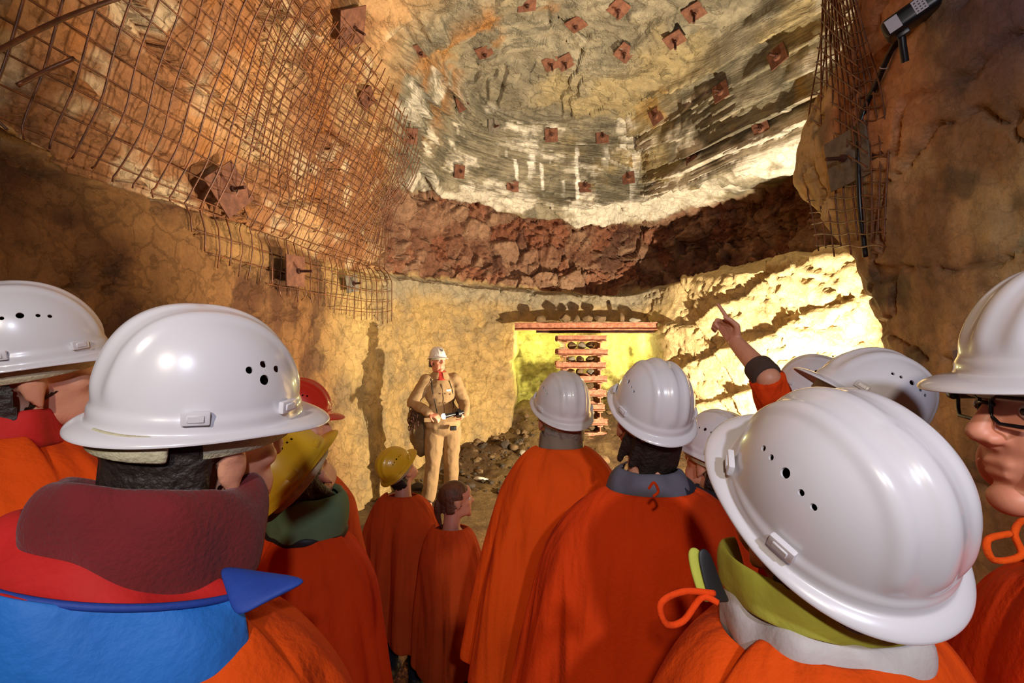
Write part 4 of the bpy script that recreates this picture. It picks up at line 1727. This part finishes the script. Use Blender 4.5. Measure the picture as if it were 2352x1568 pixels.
def add_part(p, name, me, m, label=None, parent=None):
    if isinstance(me, bmesh.types.BMesh):
        x = bpy.data.meshes.new(name)
        bmesh.ops.recalc_face_normals(me, faces=me.faces[:])
        me.to_mesh(x)
        me.free()
        me = x
    me.transform(p['off'])
    return smooth(part(name, me, m, parent or p['root'], label))
# ================================================================== the visitors
# --- left foreground: white helmet, maroon fleece, blue hood
p = visitor('person with a blue red-lined hood over an orange poncho, white helmet, lower left', at(471, 944, .679), 41, 0, 9, s=1.0, body_az=14, turn=12, neck_drop=.095,
            hem=.75, pon=dict(a=.27, b=.165, flare=1.25, nz=-.02), hel='diamond', hair=dict(nape=-.09, seed=3, puff=.013), voxel=.0045, seed=11, face=True)
N, f, l = p['N'], p['f'], p['l']
TH = (-2.95, .35)
bk = lambda a_, b_, z_: (lambda th: (a_, b_, z_ + .030 * max(0, math.cos(th - PI))))
mar = [bk(.080, .082, .105), bk(.096, .098, .128), bk(.114, .114, .118), bk(.126, .125, .085), bk(.125, .124, .045), bk(.112, .114, .0)]
add_part(p, 'fleece_collar', ring_cloth(N, f, (0, 2 * PI), mar, 5, .005), M_MAROON)


def rimz(th):
    return .030 + .048 * math.cos(th - PI * .80)


def hood_prof(rf, rl, dz, tw=0):
    return lambda th: (rf, rl, rimz(th) + dz)


ARC = (PI * .35, PI * 1.60)
ARC = (PI * .44, PI * 1.47)
NH = N + l * .030
lin_ = [hood_prof(.106, .108, .030), hood_prof(.124, .128, .024), hood_prof(.142, .148, .006), hood_prof(.157, .163, -.004), hood_prof(.166, .172, .0)]
add_part(p, 'hood_lining', ring_cloth(NH, f, ARC, lin_, 8, .005, False), M_RED, 'red hood lining')
out_ = [hood_prof(.165, .171, .001), hood_prof(.171, .177, -.012), hood_prof(.183, .189, -.05), hood_prof(.184, .190, -.10), hood_prof(.168, .174, -.16), hood_prof(.14, .145, -.20)]
ho = add_part(p, 'hood', ring_cloth(NH, f, ARC, out_, 9, .006, False), M_BLUE, 'bright blue hood hanging on the back')
rim = [NH + f * .166 * math.cos(t) + l * .172 * math.sin(t) + Vector((0, 0, rimz(t) + .001)) for t in [ARC[0] + (ARC[1] - ARC[0]) * k / 40 for k in range(41)]]
bm = bmesh.new()
add_tube(bm, rim, .0042, 8)
add_part(p, 'piping', bm, M_BLUED)
seam = [NH + f * r_ * math.cos(2.9) + l * (r_ + .006) * math.sin(2.9) + Vector((0, 0, rimz(2.9) + z_)) for r_, z_ in ((.168, .002), (.174, -.014), (.186, -.05), (.187, -.10), (.171, -.16))]
bm = bmesh.new()
add_tube(bm, curve_pts(seam, 20), .0022, 6)
add_part(p, 'seam', bm, M_BLUED)
# collar flap that sticks out to the right
e0 = rim[-1]
bm = bmesh.new()
fl = [[at(490, 1292, .60), at(595, 1313, .60), at(706, 1328, .585)], [at(512, 1338, .57), at(600, 1345, .57), at(704, 1338, .58)], [at(535, 1428, .54), at(578, 1402, .545), at(655, 1358, .565)]]
add_grid_surf(bm, fl)
me = evaluated(bm, [('SOLIDIFY', dict(thickness=.010, offset=0)), ('SUBSURF', dict(levels=2, render_levels=2))])
add_part(p, 'hood_flap', me, M_BLUED, 'deep blue flap of the hood')
# cream nape pad under the helmet
Mx = p['M']
bm = bmesh.new()
rows = []
for (k, z) in ((1.10, .046), (1.12, .030), (1.10, .012)):
    rows.append([Mx @ Vector((-.012 + .105 * k * math.cos(a), .088 * k * math.sin(a), z)) for a in [PI + (-.9 + 1.8 * j / 30) for j in range(31)]])
add_grid_surf(bm, rows)
me = evaluated(bm, [('SOLIDIFY', dict(thickness=.006, offset=1.0)), ('SUBSURF', dict(levels=1, render_levels=1))])
add_part(p, 'nape_pad', me, M_BAND, 'cream nape pad')

# --- far left
p = visitor('person at the left edge in a white helmet with a row of vent holes', at(66, 815, .98), 45, 9, 8, s=1.0, body_az=25, neck_drop=.06,
            hem=.7, pon=dict(a=.27, b=.17, nz=.02), pmat=M_ORANGE, hair=dict(nape=-.07, seed=4), seed=21, voxel=.008)
add_part(p, 'jacket_collar', ring_cloth(p['N'], p['f'], (0, 2 * PI), [(.066, .070, .075), (.078, .082, .08), (.084, .088, .04), (.082, .086, -.01)], 3, .003), M_RED, 'red collar')

# --- yellow helmet beside the first one's face
p = visitor('person in a tilted yellow helmet with a grey green collar above an orange poncho', at(672, 1084, 1.42), 28, 40, -22, turn=30, s=.95, body_az=15, neck_drop=.085,
            hem=.62, pon=dict(a=.20, b=.155, flare=1.45, nz=.0), hmat=M_YELLOW, hair=dict(nape=-.06, seed=5), seed=33, pmat=M_ORANGE2)
add_part(p, 'jacket_collar', ring_cloth(p['N'], p['f'], (0, 2 * PI), [(.080, .084, .105), (.098, .102, .118), (.112, .118, .085), (.112, .120, .035), (.100, .110, -.010)], 4, .003), M_GREEN, 'grey green jacket collar')
add_part(p, 'collar_band', ring_cloth(p['N'], p['f'], (0, 2 * PI), [(.100, .108, .012), (.106, .114, .006), (.106, .114, -.012), (.098, .106, -.02)], 4, .003), M_DARK, 'black band below the collar')

# --- orange back behind it, red helmet
p = visitor('person in a red helmet mostly hidden behind the big white helmet, orange poncho', at(688, 952, 1.95), 75, 0, 0, s=1.0, body_az=20, neck_drop=.09,
            hem=.55, pon=dict(a=.28, b=.17, flare=1.30, nz=.03, drop=.15), hmat=M_REDP, hair=dict(nape=-.06, seed=6), seed=41, pmat=M_ORANGE3)

# --- child with the yellow helmet
p = visitor('child in a yellow helmet and orange poncho standing before the guide', at(911, 1073, 2.72), 36, 40, -8, s=.80, hs=.84, body_az=12, neck_drop=.085,
            hem=.34, pon=dict(a=.205, b=.14, flare=1.45, folds=6), hmat=M_YELLOW, hair=dict(nape=-.06, seed=7), seed=52, pmat=M_ORANGE3)

# --- bare headed child with a pony tail
p = visitor('bareheaded child with a brown ponytail and orange poncho looking to the right', at(1046, 1132, 2.50), 70, 4, 0, s=.78, body_az=15, neck_drop=.085,
            hem=.28, pon=dict(a=.155, b=.13, flare=1.15, folds=5, amp=.025), hel=None, hair=dict(nape=-.05, full=True, seed=8, tail=[(-.09, 0, .03), (-.125, 0, .0), (-.13, .0, -.07), (-.11, 0, -.16)]), hairm=M_HAIRB, seed=61, pmat=M_ORANGE3, face=True)

# --- two grown ups in the middle
p = visitor('person in a scuffed white helmet and orange poncho right before the steel crib', at(1291, 938, 1.868), -14, 20, 1, s=1.0, body_az=2, neck_drop=.045,
            hem=.73, pon=dict(a=.225, b=.165, flare=1.62, nz=.02, drop=.15, folds=6), hmat=M_WORN, hair=dict(nape=-.055, seed=9), hairm=M_HAIRG, seed=74, pmat=M_ORANGE)
add_part(p, 'jacket_collar', ring_cloth(p['N'], p['f'], (0, 2 * PI), [(.062, .066, .075), (.070, .074, .08), (.078, .082, .04), (.080, .084, .0)], 3, .003), mat('grey_brown_collar', lin(120, 104, 88), rough=.9, var=.15), 'grey brown collar')
p = visitor('person in a glossy white helmet, grey blue collar and red orange poncho, near the middle', at(1498, 940, 1.363), -6, 27, 2, s=1.02, body_az=2, neck_drop=.115,
            hem=.62, pon=dict(a=.285, b=.16, flare=1.55, drop=.16, nr=(.105, .118), nz=.015, folds=6, fl2=1.4), hair=dict(nape=-.085, seed=10), seed=82, pmat=M_ORANGE2, voxel=.007)
add_part(p, 'jacket_collar', ring_cloth(p['N'], p['f'], (.5, 2 * PI - .5), [(.070, .074, .075), (.084, .090, .075), (.100, .108, .045), (.104, .115, .0)], 6, .003, False), M_GREYC, 'grey blue jacket collar')
add_part(p, 'sweater_collar', ring_cloth(p['N'], p['f'], (3.9, 2 * PI + .4), [(.074, .078, .05), (.098, .104, .055), (.112, .124, .03), (.112, .124, -.005)], 7, .003, False), M_NAVY, 'navy collar at the right')
bm = ribbon([at(1490, 1122, 1.06), at(1502, 1108, 1.055), at(1512, 1128, 1.06), at(1500, 1140, 1.058)], .003)
add_part(p, 'drawstring', bm, M_ORANGE2)

# --- half hidden right of them
p = visitor('person mostly hidden between the grey collared one and the huge right helmet', at(1645, 1035, 1.72), -32, 12, 0, s=.95, body_az=-10, neck_drop=.075,
            hem=.5, pon=dict(a=.20, b=.14), hair=dict(nape=-.06, seed=12), seed=91, pmat=M_ORANGE2)
add_part(p, 'jacket_collar', ring_cloth(p['N'], p['f'], (0, 2 * PI), [(.066, .070, .07), (.082, .086, .075), (.094, .100, .035), (.096, .104, -.01)], 3, .003), M_NAVY, 'dark navy collar')


# --- the one who points
def point_pose(J):
    J['shL'] = J['shL'] + Vector((.0, .03, .04))
    J['elL'] = at(1764, 868, 1.70)
    J['wrL'] = at(1690, 786, 1.88)
    J['hdL'] = (at(1652, 724, 1.94) - at(1690, 786, 1.88)).normalized()
    J['hnL'] = Vector((-.55, -.5, -.5))
    J['ptL'] = True
    J['cuL'] = .9
    J['sdL'] = 1


p = visitor('person behind on the right pointing a bare hand up at the rock, white helmet', at(1862, 897, 1.95), -55, 16, -2, s=1.02, body_az=-35, neck_drop=.10,
            hem=.6, pon=dict(a=.235, b=.15), hair=dict(nape=-.06, seed=13), seed=95, pmat=M_ORANGE2, pose=point_pose, voxel=.005)
J = p['J']
sl = [J['shL'] + Vector((.02, 0, -.01)), J['shL'].lerp(J['elL'], .35), J['shL'].lerp(J['elL'], .75), J['elL'].lerp(J['wrL'], .06)]
bm = bmesh.new()
add_tube(bm, curve_pts(sl, 14), [.095 - .035 * math.sin(k / 13 * 1.5) + .004 * math.sin(k * 2.1) for k in range(14)], 20)
me = evaluated(bm, [('SUBSURF', dict(levels=1, render_levels=1))])
add_part(p, 'poncho_sleeve', me, M_ORANGE2, 'orange sleeve of the raised arm')
bm = bmesh.new()
cu = [J['elL'].lerp(J['wrL'], t) for t in (.0, .12, .24, .33)]
add_tube(bm, curve_pts(cu, 10), [.050, .052, .054, .053, .052, .053, .051, .052, .050, .046], 20)
me = evaluated(bm, [('SUBSURF', dict(levels=1, render_levels=1))])
add_part(p, 'jacket_cuff', me, mat('dark_brown_cuff', lin(70, 52, 44), rough=.9, var=.15, bump=.2), 'dark brown rolled cuff')

# --- profile under a tilted helmet
p = visitor('person on the right looking up left, white helmet with vent holes before the pillar', at(1982, 932, 1.18), -83, 37, -5, s=1.0, body_az=-50, neck_drop=.095,
            hem=.7, pon=dict(a=.20, b=.14), hair=dict(nape=-.07, seed=14), seed=97, pmat=M_ORANGE2, face=True, voxel=.006)

# --- huge helmet right foreground
p = visitor('person at the lower right in a huge white helmet tilted back, lime and silver collar', at(1908, 1160, .577), -16, 34, -13, s=1.0, body_az=-25, neck_drop=.055, back=.0,
            hem=.75, pon=dict(a=.245, b=.16, flare=1.2, nr=(.104, .110), nz=.0, drop=.15), hair=dict(nape=-.06, seed=15), seed=99, pmat=M_ORANGE, voxel=.006)
N, f, l = p['N'], p['f'], p['l']
add_part(p, 'silver_hood', ring_cloth(N, f, (.9, 2 * PI - .9), [(.080, .085, .03), (.108, .108, .036), (.118, .116, .0), (.110, .110, -.035)], 12, .006, False), M_SILVER, 'silver grey hood rolled behind the neck')
add_part(p, 'jacket_collar', ring_cloth(N, f, (.35, 2 * PI - 1.2), [(.080, .084, .02), (.096, .100, .070), (.106, .108, .090), (.110, .112, .070), (.106, .108, .03)], 13, .004, False), M_LIME, 'lime yellow jacket collar')
bm = ribbon([at(1640, 1362, .53), at(1570, 1358, .52), at(1518, 1385, .515), at(1530, 1432, .515), at(1570, 1425, .52), at(1612, 1372, .525), at(1650, 1385, .52)], .0035, 40)
add_part(p, 'drawstring', bm, M_ORANGE2, 'orange drawstring loop')

fl_ = [[at(1575, 1262, .560), at(1592, 1250, .562), at(1612, 1262, .565)], [at(1590, 1330, .55), at(1612, 1318, .556), at(1640, 1345, .565)], [at(1612, 1392, .545), at(1640, 1380, .552), at(1668, 1385, .56)]]
bm = bmesh.new()
add_grid_surf(bm, fl_)
fm = add_part(p, 'collar_flap', evaluated(bm, [('SOLIDIFY', dict(thickness=.007, offset=0)), ('SUBSURF', dict(levels=2, render_levels=2))]), M_LIME, 'lime collar flap with dark lining')
bm = bmesh.new()
add_grid_surf(bm, [[q.lerp(Vector((.27, .57, q.z)), .10) + Vector((.004, -.004, .0)) for q in r] for r in fl_])
add_part(p, 'flap_lining', evaluated(bm, [('SOLIDIFY', dict(thickness=.004, offset=0)), ('SUBSURF', dict(levels=2, render_levels=2))]), M_DARK, None, fm)

# --- face at the right edge
p = visitor('person in profile at the right edge with black glasses and white helmet', at(2488, 860, .61), -84, -1, 0, s=1.05, body_az=-70, neck_drop=.10,
            hem=.75, pon=dict(a=.22, b=.15, nz=-.02), hair=dict(nape=-.07, seed=16), seed=103, pmat=M_ORANGE2, voxel=.0035, face=True, skin=M_SKIN2)
Mx = p['M']
bm = bmesh.new()
for y in (-1, 1):
    Q = [(y * .034 + a_ * .026, .008 + b_ * .016) for a_, b_ in ((1, .7), (.7, 1), (-.7, 1), (-1, .7), (-1, -.5), (-.6, -1), (.6, -1), (1, -.5))]
    L_ = [Mx @ Vector((.104 - 3.5 * (q[0] - 0) ** 2 - .002 * (q[0] * y > .05), q[0], q[1])) for q in Q]
    add_tube(bm, L_, .0025, 8, closed=True)
    add_tube(bm, [Mx @ Vector(q) for q in ((.0955, y * .058, .016), (.088, y * .074, .017), (.04, y * .083, .016), (.0, y * .086, .012), (-.02, y * .087, -.004))], [.004, .0062, .0062, .005, .004], 8)
add_tube(bm, [Mx @ Vector(q) for q in ((.103, -.012, .014), (.106, 0, .016), (.103, .012, .014))], .0026, 6)
add_part(p, 'glasses', bm, mat('black_glasses_frame', lin(16, 15, 18), rough=.3))
bm = ribbon([at(2320, 1225, .52), at(2268, 1240, .51), at(2282, 1285, .51), at(2345, 1275, .515), at(2330, 1225, .52), at(2350, 1195, .53), at(2385, 1215, .53)], .0035, 40)
add_part(p, 'drawstring', bm, M_ORANGE, 'orange drawstring bow')
add_part(p, 'jacket_collar', ring_cloth(p['N'], p['f'], (0, 2 * PI), [(.062, .064, .05), (.074, .076, .055), (.082, .086, .03), (.086, .09, -.01)], 3, .003), M_DARK, 'black collar')
# ================================================================== the guide
M_BEIGE = mat('beige_canvas', lin(166, 134, 94), rough=.9, var=.08, scale=6, bump=.3, bscale=60)
M_BEIGED = mat('beige_canvas_trousers', lin(156, 124, 86), rough=.9, var=.09, scale=6, bump=.35, bscale=50)
M_SHIRT = mat('red_shirt', lin(186, 52, 40), rough=.85, var=.1)
M_BUTTON = mat('brown_button', lin(120, 90, 60), rough=.4)
M_BAG = mat('canvas_bag', lin(120, 96, 62), rough=.9, var=.3, scale=12, bump=.5)
GY = 5.72
gf = Vector((.28, -.96, 0)).normalized()
gl = Vector((-gf.y, gf.x, 0))      # his left, towards the right of the photo
Ng = at(1010, 862, GY)
s = 1.0
J = standing(Ng, s, gf)
J['shR'], J['shL'] = at(980, 874, GY - .04), at(1043, 872, GY + .05)
J['elR'], J['elL'] = at(948, 925, GY - .02), at(1066, 924, GY + .02)
J['wrR'], J['wrL'] = at(990, 951, GY - .20), at(1067, 952, GY - .20)
J['pelvis'] = at(1017, 975, GY)
J['chest'] = at(1012, 900, GY)
J['hipR'], J['hipL'] = at(1000, 990, GY), at(1036, 988, GY + .03)
J['anR'], J['anL'] = at(984, 1136, GY - .04), at(1036, 1112, GY + .28)
J['anR'].z = ground(J['anR'].x, J['anR'].y) + .085
J['anL'].z = ground(J['anL'].x, J['anL'].y) + .085
J['knR'] = J['hipR'].lerp(J['anR'], .5) + gf * .03
J['knL'] = J['hipL'].lerp(J['anL'], .5) + gf * .03
Rg = head_rot(140, 6, -3)
brimg = at(1005, 822, GY - .02)
Hg = brimg - Rg @ Vector((-.004, 0, .045))
root = thing('person', 'guide in a beige miner suit and white helmet holding a lit lamp', 'person', (Ng.x, Ng.y, ground(Ng.x, Ng.y)))
off = Matrix.Translation(-root.location)
bm = bmesh.new()
Mg = face_pieces(bm, Hg, Rg, s)
limbs(bm, J, s)
add_capsule(bm, Hg + Rg @ Vector((-.03, 0, -.06)), Ng, .055, .060)
hd = {'R': (at(1008, 958, GY - .26) - J['wrR']).normalized(), 'L': (at(1050, 950, GY - .27) - J['wrL']).normalized()}
hand(bm, J['wrR'], hd['R'], gf * -.2 + Vector((.3, 0, -.9)), s, .75, False, -1)
hand(bm, J['wrL'], hd['L'], Vector((-.2, .9, -.3)), s, .95, False, 1)
me = fuse(bm, .0055, 3, .45)
me.transform(off)
smooth(part('body', me, M_SKIN2, root))
eyes(root, off @ Mg, s)


def wrinkle(me, amp, sc, seed, str_=(1, 1, 1)):
    v = np.empty(len(me.vertices) * 3)
    me.vertices.foreach_get('co', v)
    v = v.reshape(-1, 3)
    n = np.empty(len(me.vertices) * 3)
    me.vertices.foreach_get('normal', n)
    n = n.reshape(-1, 3)
    r = 1 - 2 * np.abs(fbm(v * np.array(str_), sc, 3, seed))
    v = v + n * (amp * r)[:, None]
    me.vertices.foreach_set('co', v.astype(np.float32).ravel())
    me.update()


def gp(name, bm, m, label=None, voxel=None, wr=None, parent=None):
    me = fuse(bm, voxel, 3) if voxel else bm
    if not voxel:
        x = bpy.data.meshes.new(name)
        bmesh.ops.recalc_face_normals(bm, faces=bm.faces[:])
        bm.to_mesh(x)
        bm.free()
        me = x
    if wr:
        wrinkle(me, *wr)
    me.transform(off)
    return smooth(part(name, me, m, parent or root, label))


RG = Matrix((gf, gl, Vector((0, 0, 1)))).transposed()
MG = lambda c: Matrix.Translation(c) @ RG.to_4x4()
# jacket with a skirt, roomy sleeves
bm = bmesh.new()
limbs(bm, J, s, .020, 'torso')
add_ball(bm, (.0, 0, 0), (.155, .200, .165), MG(J['pelvis'] + Vector((0, 0, .10))))
add_ball(bm, (.0, 0, 0), (.160, .205, .11), MG(J['pelvis'] + Vector((0, 0, .02))))
for k in 'LR':
    add_capsule(bm, J['sh' + k], J['el' + k], .080, .066)
    add_capsule(bm, J['el' + k], J['el' + k].lerp(J['wr' + k], .90), .066, .048)
jk = gp('jacket', bm, M_BEIGE, None, .011, (.010, 6.5, 901, (1, 1, 1.4)))
bm = bmesh.new()
limbs(bm, J, s, .026, 'legs')
for k in 'LR':
    add_capsule(bm, J['kn' + k], J['an' + k] + Vector((0, 0, .03)), .085, .078)
gp('trousers', bm, M_BEIGED, None, .011, (.013, 6.0, 905, (1, 1, .7)))
for k in 'LR':
    bm = bmesh.new()
    a = J['an' + k]
    g0 = a.z - .085
    fd = (gf + gl * (.45 if k == 'L' else -.35)).normalized()
    add_capsule(bm, Vector((a.x, a.y, g0 + .05)) - fd * .05, Vector((a.x, a.y, g0 + .045)) + fd * .17, .052, .046)
    add_capsule(bm, a + Vector((0, 0, .05)), a - Vector((0, 0, .04)), .060, .055)
    me = fuse(bm, .008, 3)
    for v in me.vertices:
        v.co.z = max(v.co.z, g0 + .002)
    me.transform(off)
    smooth(part('boot', me, M_DARK, root))
# collars
me = ring_cloth(Ng, gf, (.25, 2 * PI - .25), [(.072, .074, .045), (.088, .092, .035), (.105, .118, -.02), (.112, .125, -.035)], 41, .002, False)
me.transform(off)
smooth(part('jacket_collar', me, M_BEIGE, root))
me = ring_cloth(Ng, gf, (0, 2 * PI), [(.060, .062, .055), (.068, .072, .05), (.085, .085, .0), (.115, .075, -.05)], 42, .002, True)
me.transform(off)
smooth(part('shirt_collar', me, M_SHIRT, root, 'red shirt collar'))
M_SEAM = mat('seam', lin(96, 72, 46), rough=.9)


def front(yy, zz, o=.004):
    """a point on the front of the jacket: yy metres to his left, zz below the neck"""
    c = Ng + gl * yy + Vector((0, 0, zz)) + gf * .6
    v = jk.data
    bv = front.b
    h = bv.ray_cast(off @ c, -gf)
    return (h[0] + gf * o) if h[0] else None


b2 = bmesh.new()
b2.from_mesh(jk.data)
front.b = BVHTree.FromBMesh(b2)
for nm_, line in (('front_seam', [(.0, -.09), (.02, -.2), (.03, -.32), (.03, -.46)]), ('shoulder_strap', [(-.11, -.03), (-.10, -.15), (-.07, -.30), (-.05, -.42)]), ('lamp_cord', [(.10, -.06), (.135, -.18), (.15, -.30), (.13, -.43)])):
    P_ = [front(*q, .005) for q in line]
    P_ = [q for q in P_ if q is not None]
    bm = bmesh.new()
    add_tube(bm, curve_pts(P_, 16), .0035 if nm_ == 'front_seam' else .006, 6)
    smooth(part(nm_, bm, M_SEAM if nm_ == 'front_seam' else M_DARK, root))
for yy, zz in ((.045, -.20), (.10, -.21), (.045, -.31), (.10, -.315), (-.01, -.20), (-.01, -.31)):
    q = front(yy, zz, .003)
    if q is not None:
        bm = bmesh.new()
        bmesh.ops.create_cone(bm, cap_ends=True, segments=14, radius1=.011, radius2=.009, depth=.006, matrix=Matrix.Translation(q) @ gf.to_track_quat('Z', 'Y').to_matrix().to_4x4())
        smooth(part('button', bm, M_BUTTON, root), 40)
q = front(.085, -.165, .004)
if q is not None:
    bm = bmesh.new()
    add_box(bm, Matrix.Translation(q) @ RG.to_4x4(), (.006, .055, .026), .002, 1)
    smooth(part('name_badge', bm, mat('white_badge', lin(240, 240, 236), rough=.4), root, 'small white badge'), 40)
for yy in (-.13, .11):
    q = front(yy, -.50, .002)
    if q is not None:
        bm = bmesh.new()
        add_box(bm, Matrix.Translation(q) @ RG.to_4x4(), (.012, .13, .05), .005, 2)
        smooth(part('pocket_flap', bm, M_BEIGE, root), 40)
b2.free()
bm = bmesh.new()
add_box(bm, MG(at(1041, 983, GY - .18)), (.03, .075, .05), .008, 2)
gp('belt_pouch', bm, M_DARK, 'dark pouch under the jacket hem')
Mh = off @ Matrix.Translation(brimg) @ Rg.to_4x4() @ Matrix.Scale(.90, 4)
gh = helmet(root, Mh, 'row', M_WORN)
bm = bmesh.new()
add_box(bm, Matrix.Translation(dome_pt(.0, .62, .004)) @ Euler((0, -.55, 0)).to_matrix().to_4x4() @ T((0, 0, 0), (0, PI / 2, 0)), (.034, .030, .002), .0008, 1)
eb = part('emblem', bm, M_DARK, gh, 'small dark emblem square on the helmet front')
bm = bmesh.new()
for a in (-.7, .7):
    add_box(bm, Matrix.Translation(dome_pt(.0, .62, .0058)) @ Euler((0, -.55, 0)).to_matrix().to_4x4() @ T((0, 0, 0), (0, PI / 2, 0)) @ T((0, 0, 0), (0, 0, a)), (.022, .004, .001))
part('crossed_tools', bm, M_WHITE, eb, 'pale crossed tool mark')
me = hair_mesh(Hg, Rg, s, nape=-.05, seed=44)
me.transform(off)
part('hair', me, M_HAIRG, root)

# ---- lamp in his hands
La, Lb = at(1019, 956, GY - .42), at(1064, 946, GY - .28)
ld = (La - Lb).normalized()
lp = thing('hand_lamp', 'lit black hand lamp held by the guide at his waist', 'lamp', La, None, ld.to_track_quat('Z', 'Y'))
Ll = (La - Lb).length
bm = bmesh.new()
add_tube(bm, [(0, 0, -Ll), (0, 0, -Ll * .4), (0, 0, -.04), (0, 0, -.005)], [.021, .021, .026, .036], 20)
smooth(part('barrel', bm, M_BLACKP, lp), 40)
bm = bmesh.new()
add_tube(bm, [(0, 0, -Ll * .82), (0, 0, -Ll * .66)], [.052, .052], 22)
smooth(part('collar_ring', bm, M_BLACKP, lp), 40)
bm = bmesh.new()
add_ball(bm, (0, 0, 0), (.030, .030, .022))
M_LAMP = mat('lit_lens', lin(255, 250, 235), rough=.2, emit=(1, .93, .78), estr=150)
smooth(part('lens', bm, M_LAMP, lp, 'glowing lens'))

# ---- bag and gear at his right hip
bg = thing('canvas_bag', 'bulky canvas bag hanging at the guide\'s right hip', 'bag', at(953, 985, GY + .02))
o2 = Matrix.Translation(-bg.location)
bm = bmesh.new()
add_ball(bm, at(962, 985, GY + .06), (.10, .11, .22), None, 20, 14)
add_ball(bm, at(956, 960, GY + .04), (.085, .09, .12), None)
add_ball(bm, at(968, 1018, GY + .06), (.08, .09, .14), None)
me = fuse(bm, .012, 3)
wrinkle(me, .022, 7, 915, (1.6, 1.6, .4))
me.transform(o2)
smooth(part('bag_body', me, M_BAG, bg))
for x, y, dy in ((944, 940, -.08), (950, 950, -.09), (940, 965, -.06), (958, 945, -.10)):
    bm = bmesh.new()
    for q in range(4):
        c = at(x + q * .8, y + q * 9, GY + dy - .02)
        e = (q % 2) * PI / 2
        add_tube(bm, [c + Vector((.020 * math.cos(a) * math.cos(e), .020 * math.cos(a) * math.sin(e), .030 * math.sin(a))) for a in [2 * PI * k / 16 for k in range(16)]], .0055, 6, closed=True)
    bm.transform(o2)
    smooth(part('chain', bm, M_BOLT, bg))
bm = bmesh.new()
add_tube(bm, curve_pts([off.inverted() @ off @ at(952, 950, GY - .02), at(958, 925, GY - .05), at(985, 880, GY - .10)], 12), .008, 8)
bm.transform(o2)
smooth(part('bag_strap', bm, M_BAG, bg))
# ================================================================== camera and lights
cd = bpy.data.cameras.new('camera')
cd.sensor_width = 36.0
cd.lens = 36.0 * F_PX / 2352.0
cd.clip_start = 0.02
cam = bpy.data.objects.new('camera', cd)
COL.objects.link(cam)
cam.location = CAM
cam.rotation_euler = (PI / 2, 0, 0)
SC.camera = cam


def lamp(name, kind, loc, power, rgb, target=None, **kw):
    l = bpy.data.lights.new(name, kind)
    l.energy = power
    l.color = rgb
    for k, v in kw.items():
        setattr(l, k, v)
    o = bpy.data.objects.new(name, l)
    COL.objects.link(o)
    o.location = loc
    if target is not None:
        o.rotation_euler = (Vector(target) - Vector(loc)).to_track_quat('-Z', 'Y').to_euler()
    return o


WARM = (1.0, .86, .62)
lamp('work_light', 'SPOT', (2.6, 4.5, .62), 1350, WARM, (1.05, 7.6, 2.3), shadow_soft_size=.05, spot_size=math.radians(162), spot_blend=.28)
lamp('flood_light', 'SPOT', (1.80, 2.42, 3.40), 450, (1.0, .84, .62), (-1.5, 4.9, 4.7), shadow_soft_size=.06, spot_size=math.radians(95), spot_blend=.35)
lamp('rear_lamp', 'SPOT', (-.35, -1.3, 2.80), 122, (1.0, .88, .74), (-.1, 3.0, 2.1), shadow_soft_size=.05, spot_size=math.radians(115), spot_blend=1.0)
lamp('rear_lamp', 'SPOT', (.45, -1.3, 2.85), 122, (.78, .82, 1.0), (.3, 3.0, 2.1), shadow_soft_size=.05, spot_size=math.radians(115), spot_blend=1.0)
lamp('niche_lamp', 'POINT', (.45, 8.55, 1.9), 34, (.97, 1.0, .42), shadow_soft_size=.05)
lamp('niche_lamp', 'POINT', (1.95, 8.55, 1.9), 34, (.97, 1.0, .42), shadow_soft_size=.05)
w = bpy.data.worlds.new('mine_air')
SC.world = w
w.use_nodes = True
w.node_tree.nodes['Background'].inputs['Color'].default_value = (.6, .45, .35, 1)
w.node_tree.nodes['Background'].inputs['Strength'].default_value = .05
SC.view_settings.view_transform = 'Standard'
SC.view_settings.look = 'None'
SC.view_settings.exposure = 0.0
SC.view_settings.gamma = 1.0
SC.view_settings.use_curve_mapping = False
SC.cycles.use_denoising = True
SC.cycles.max_bounces = 5
SC.cycles.diffuse_bounces = 3
SC.cycles.glossy_bounces = 2
SC.cycles.use_adaptive_sampling = True
SC.cycles.adaptive_threshold = .03
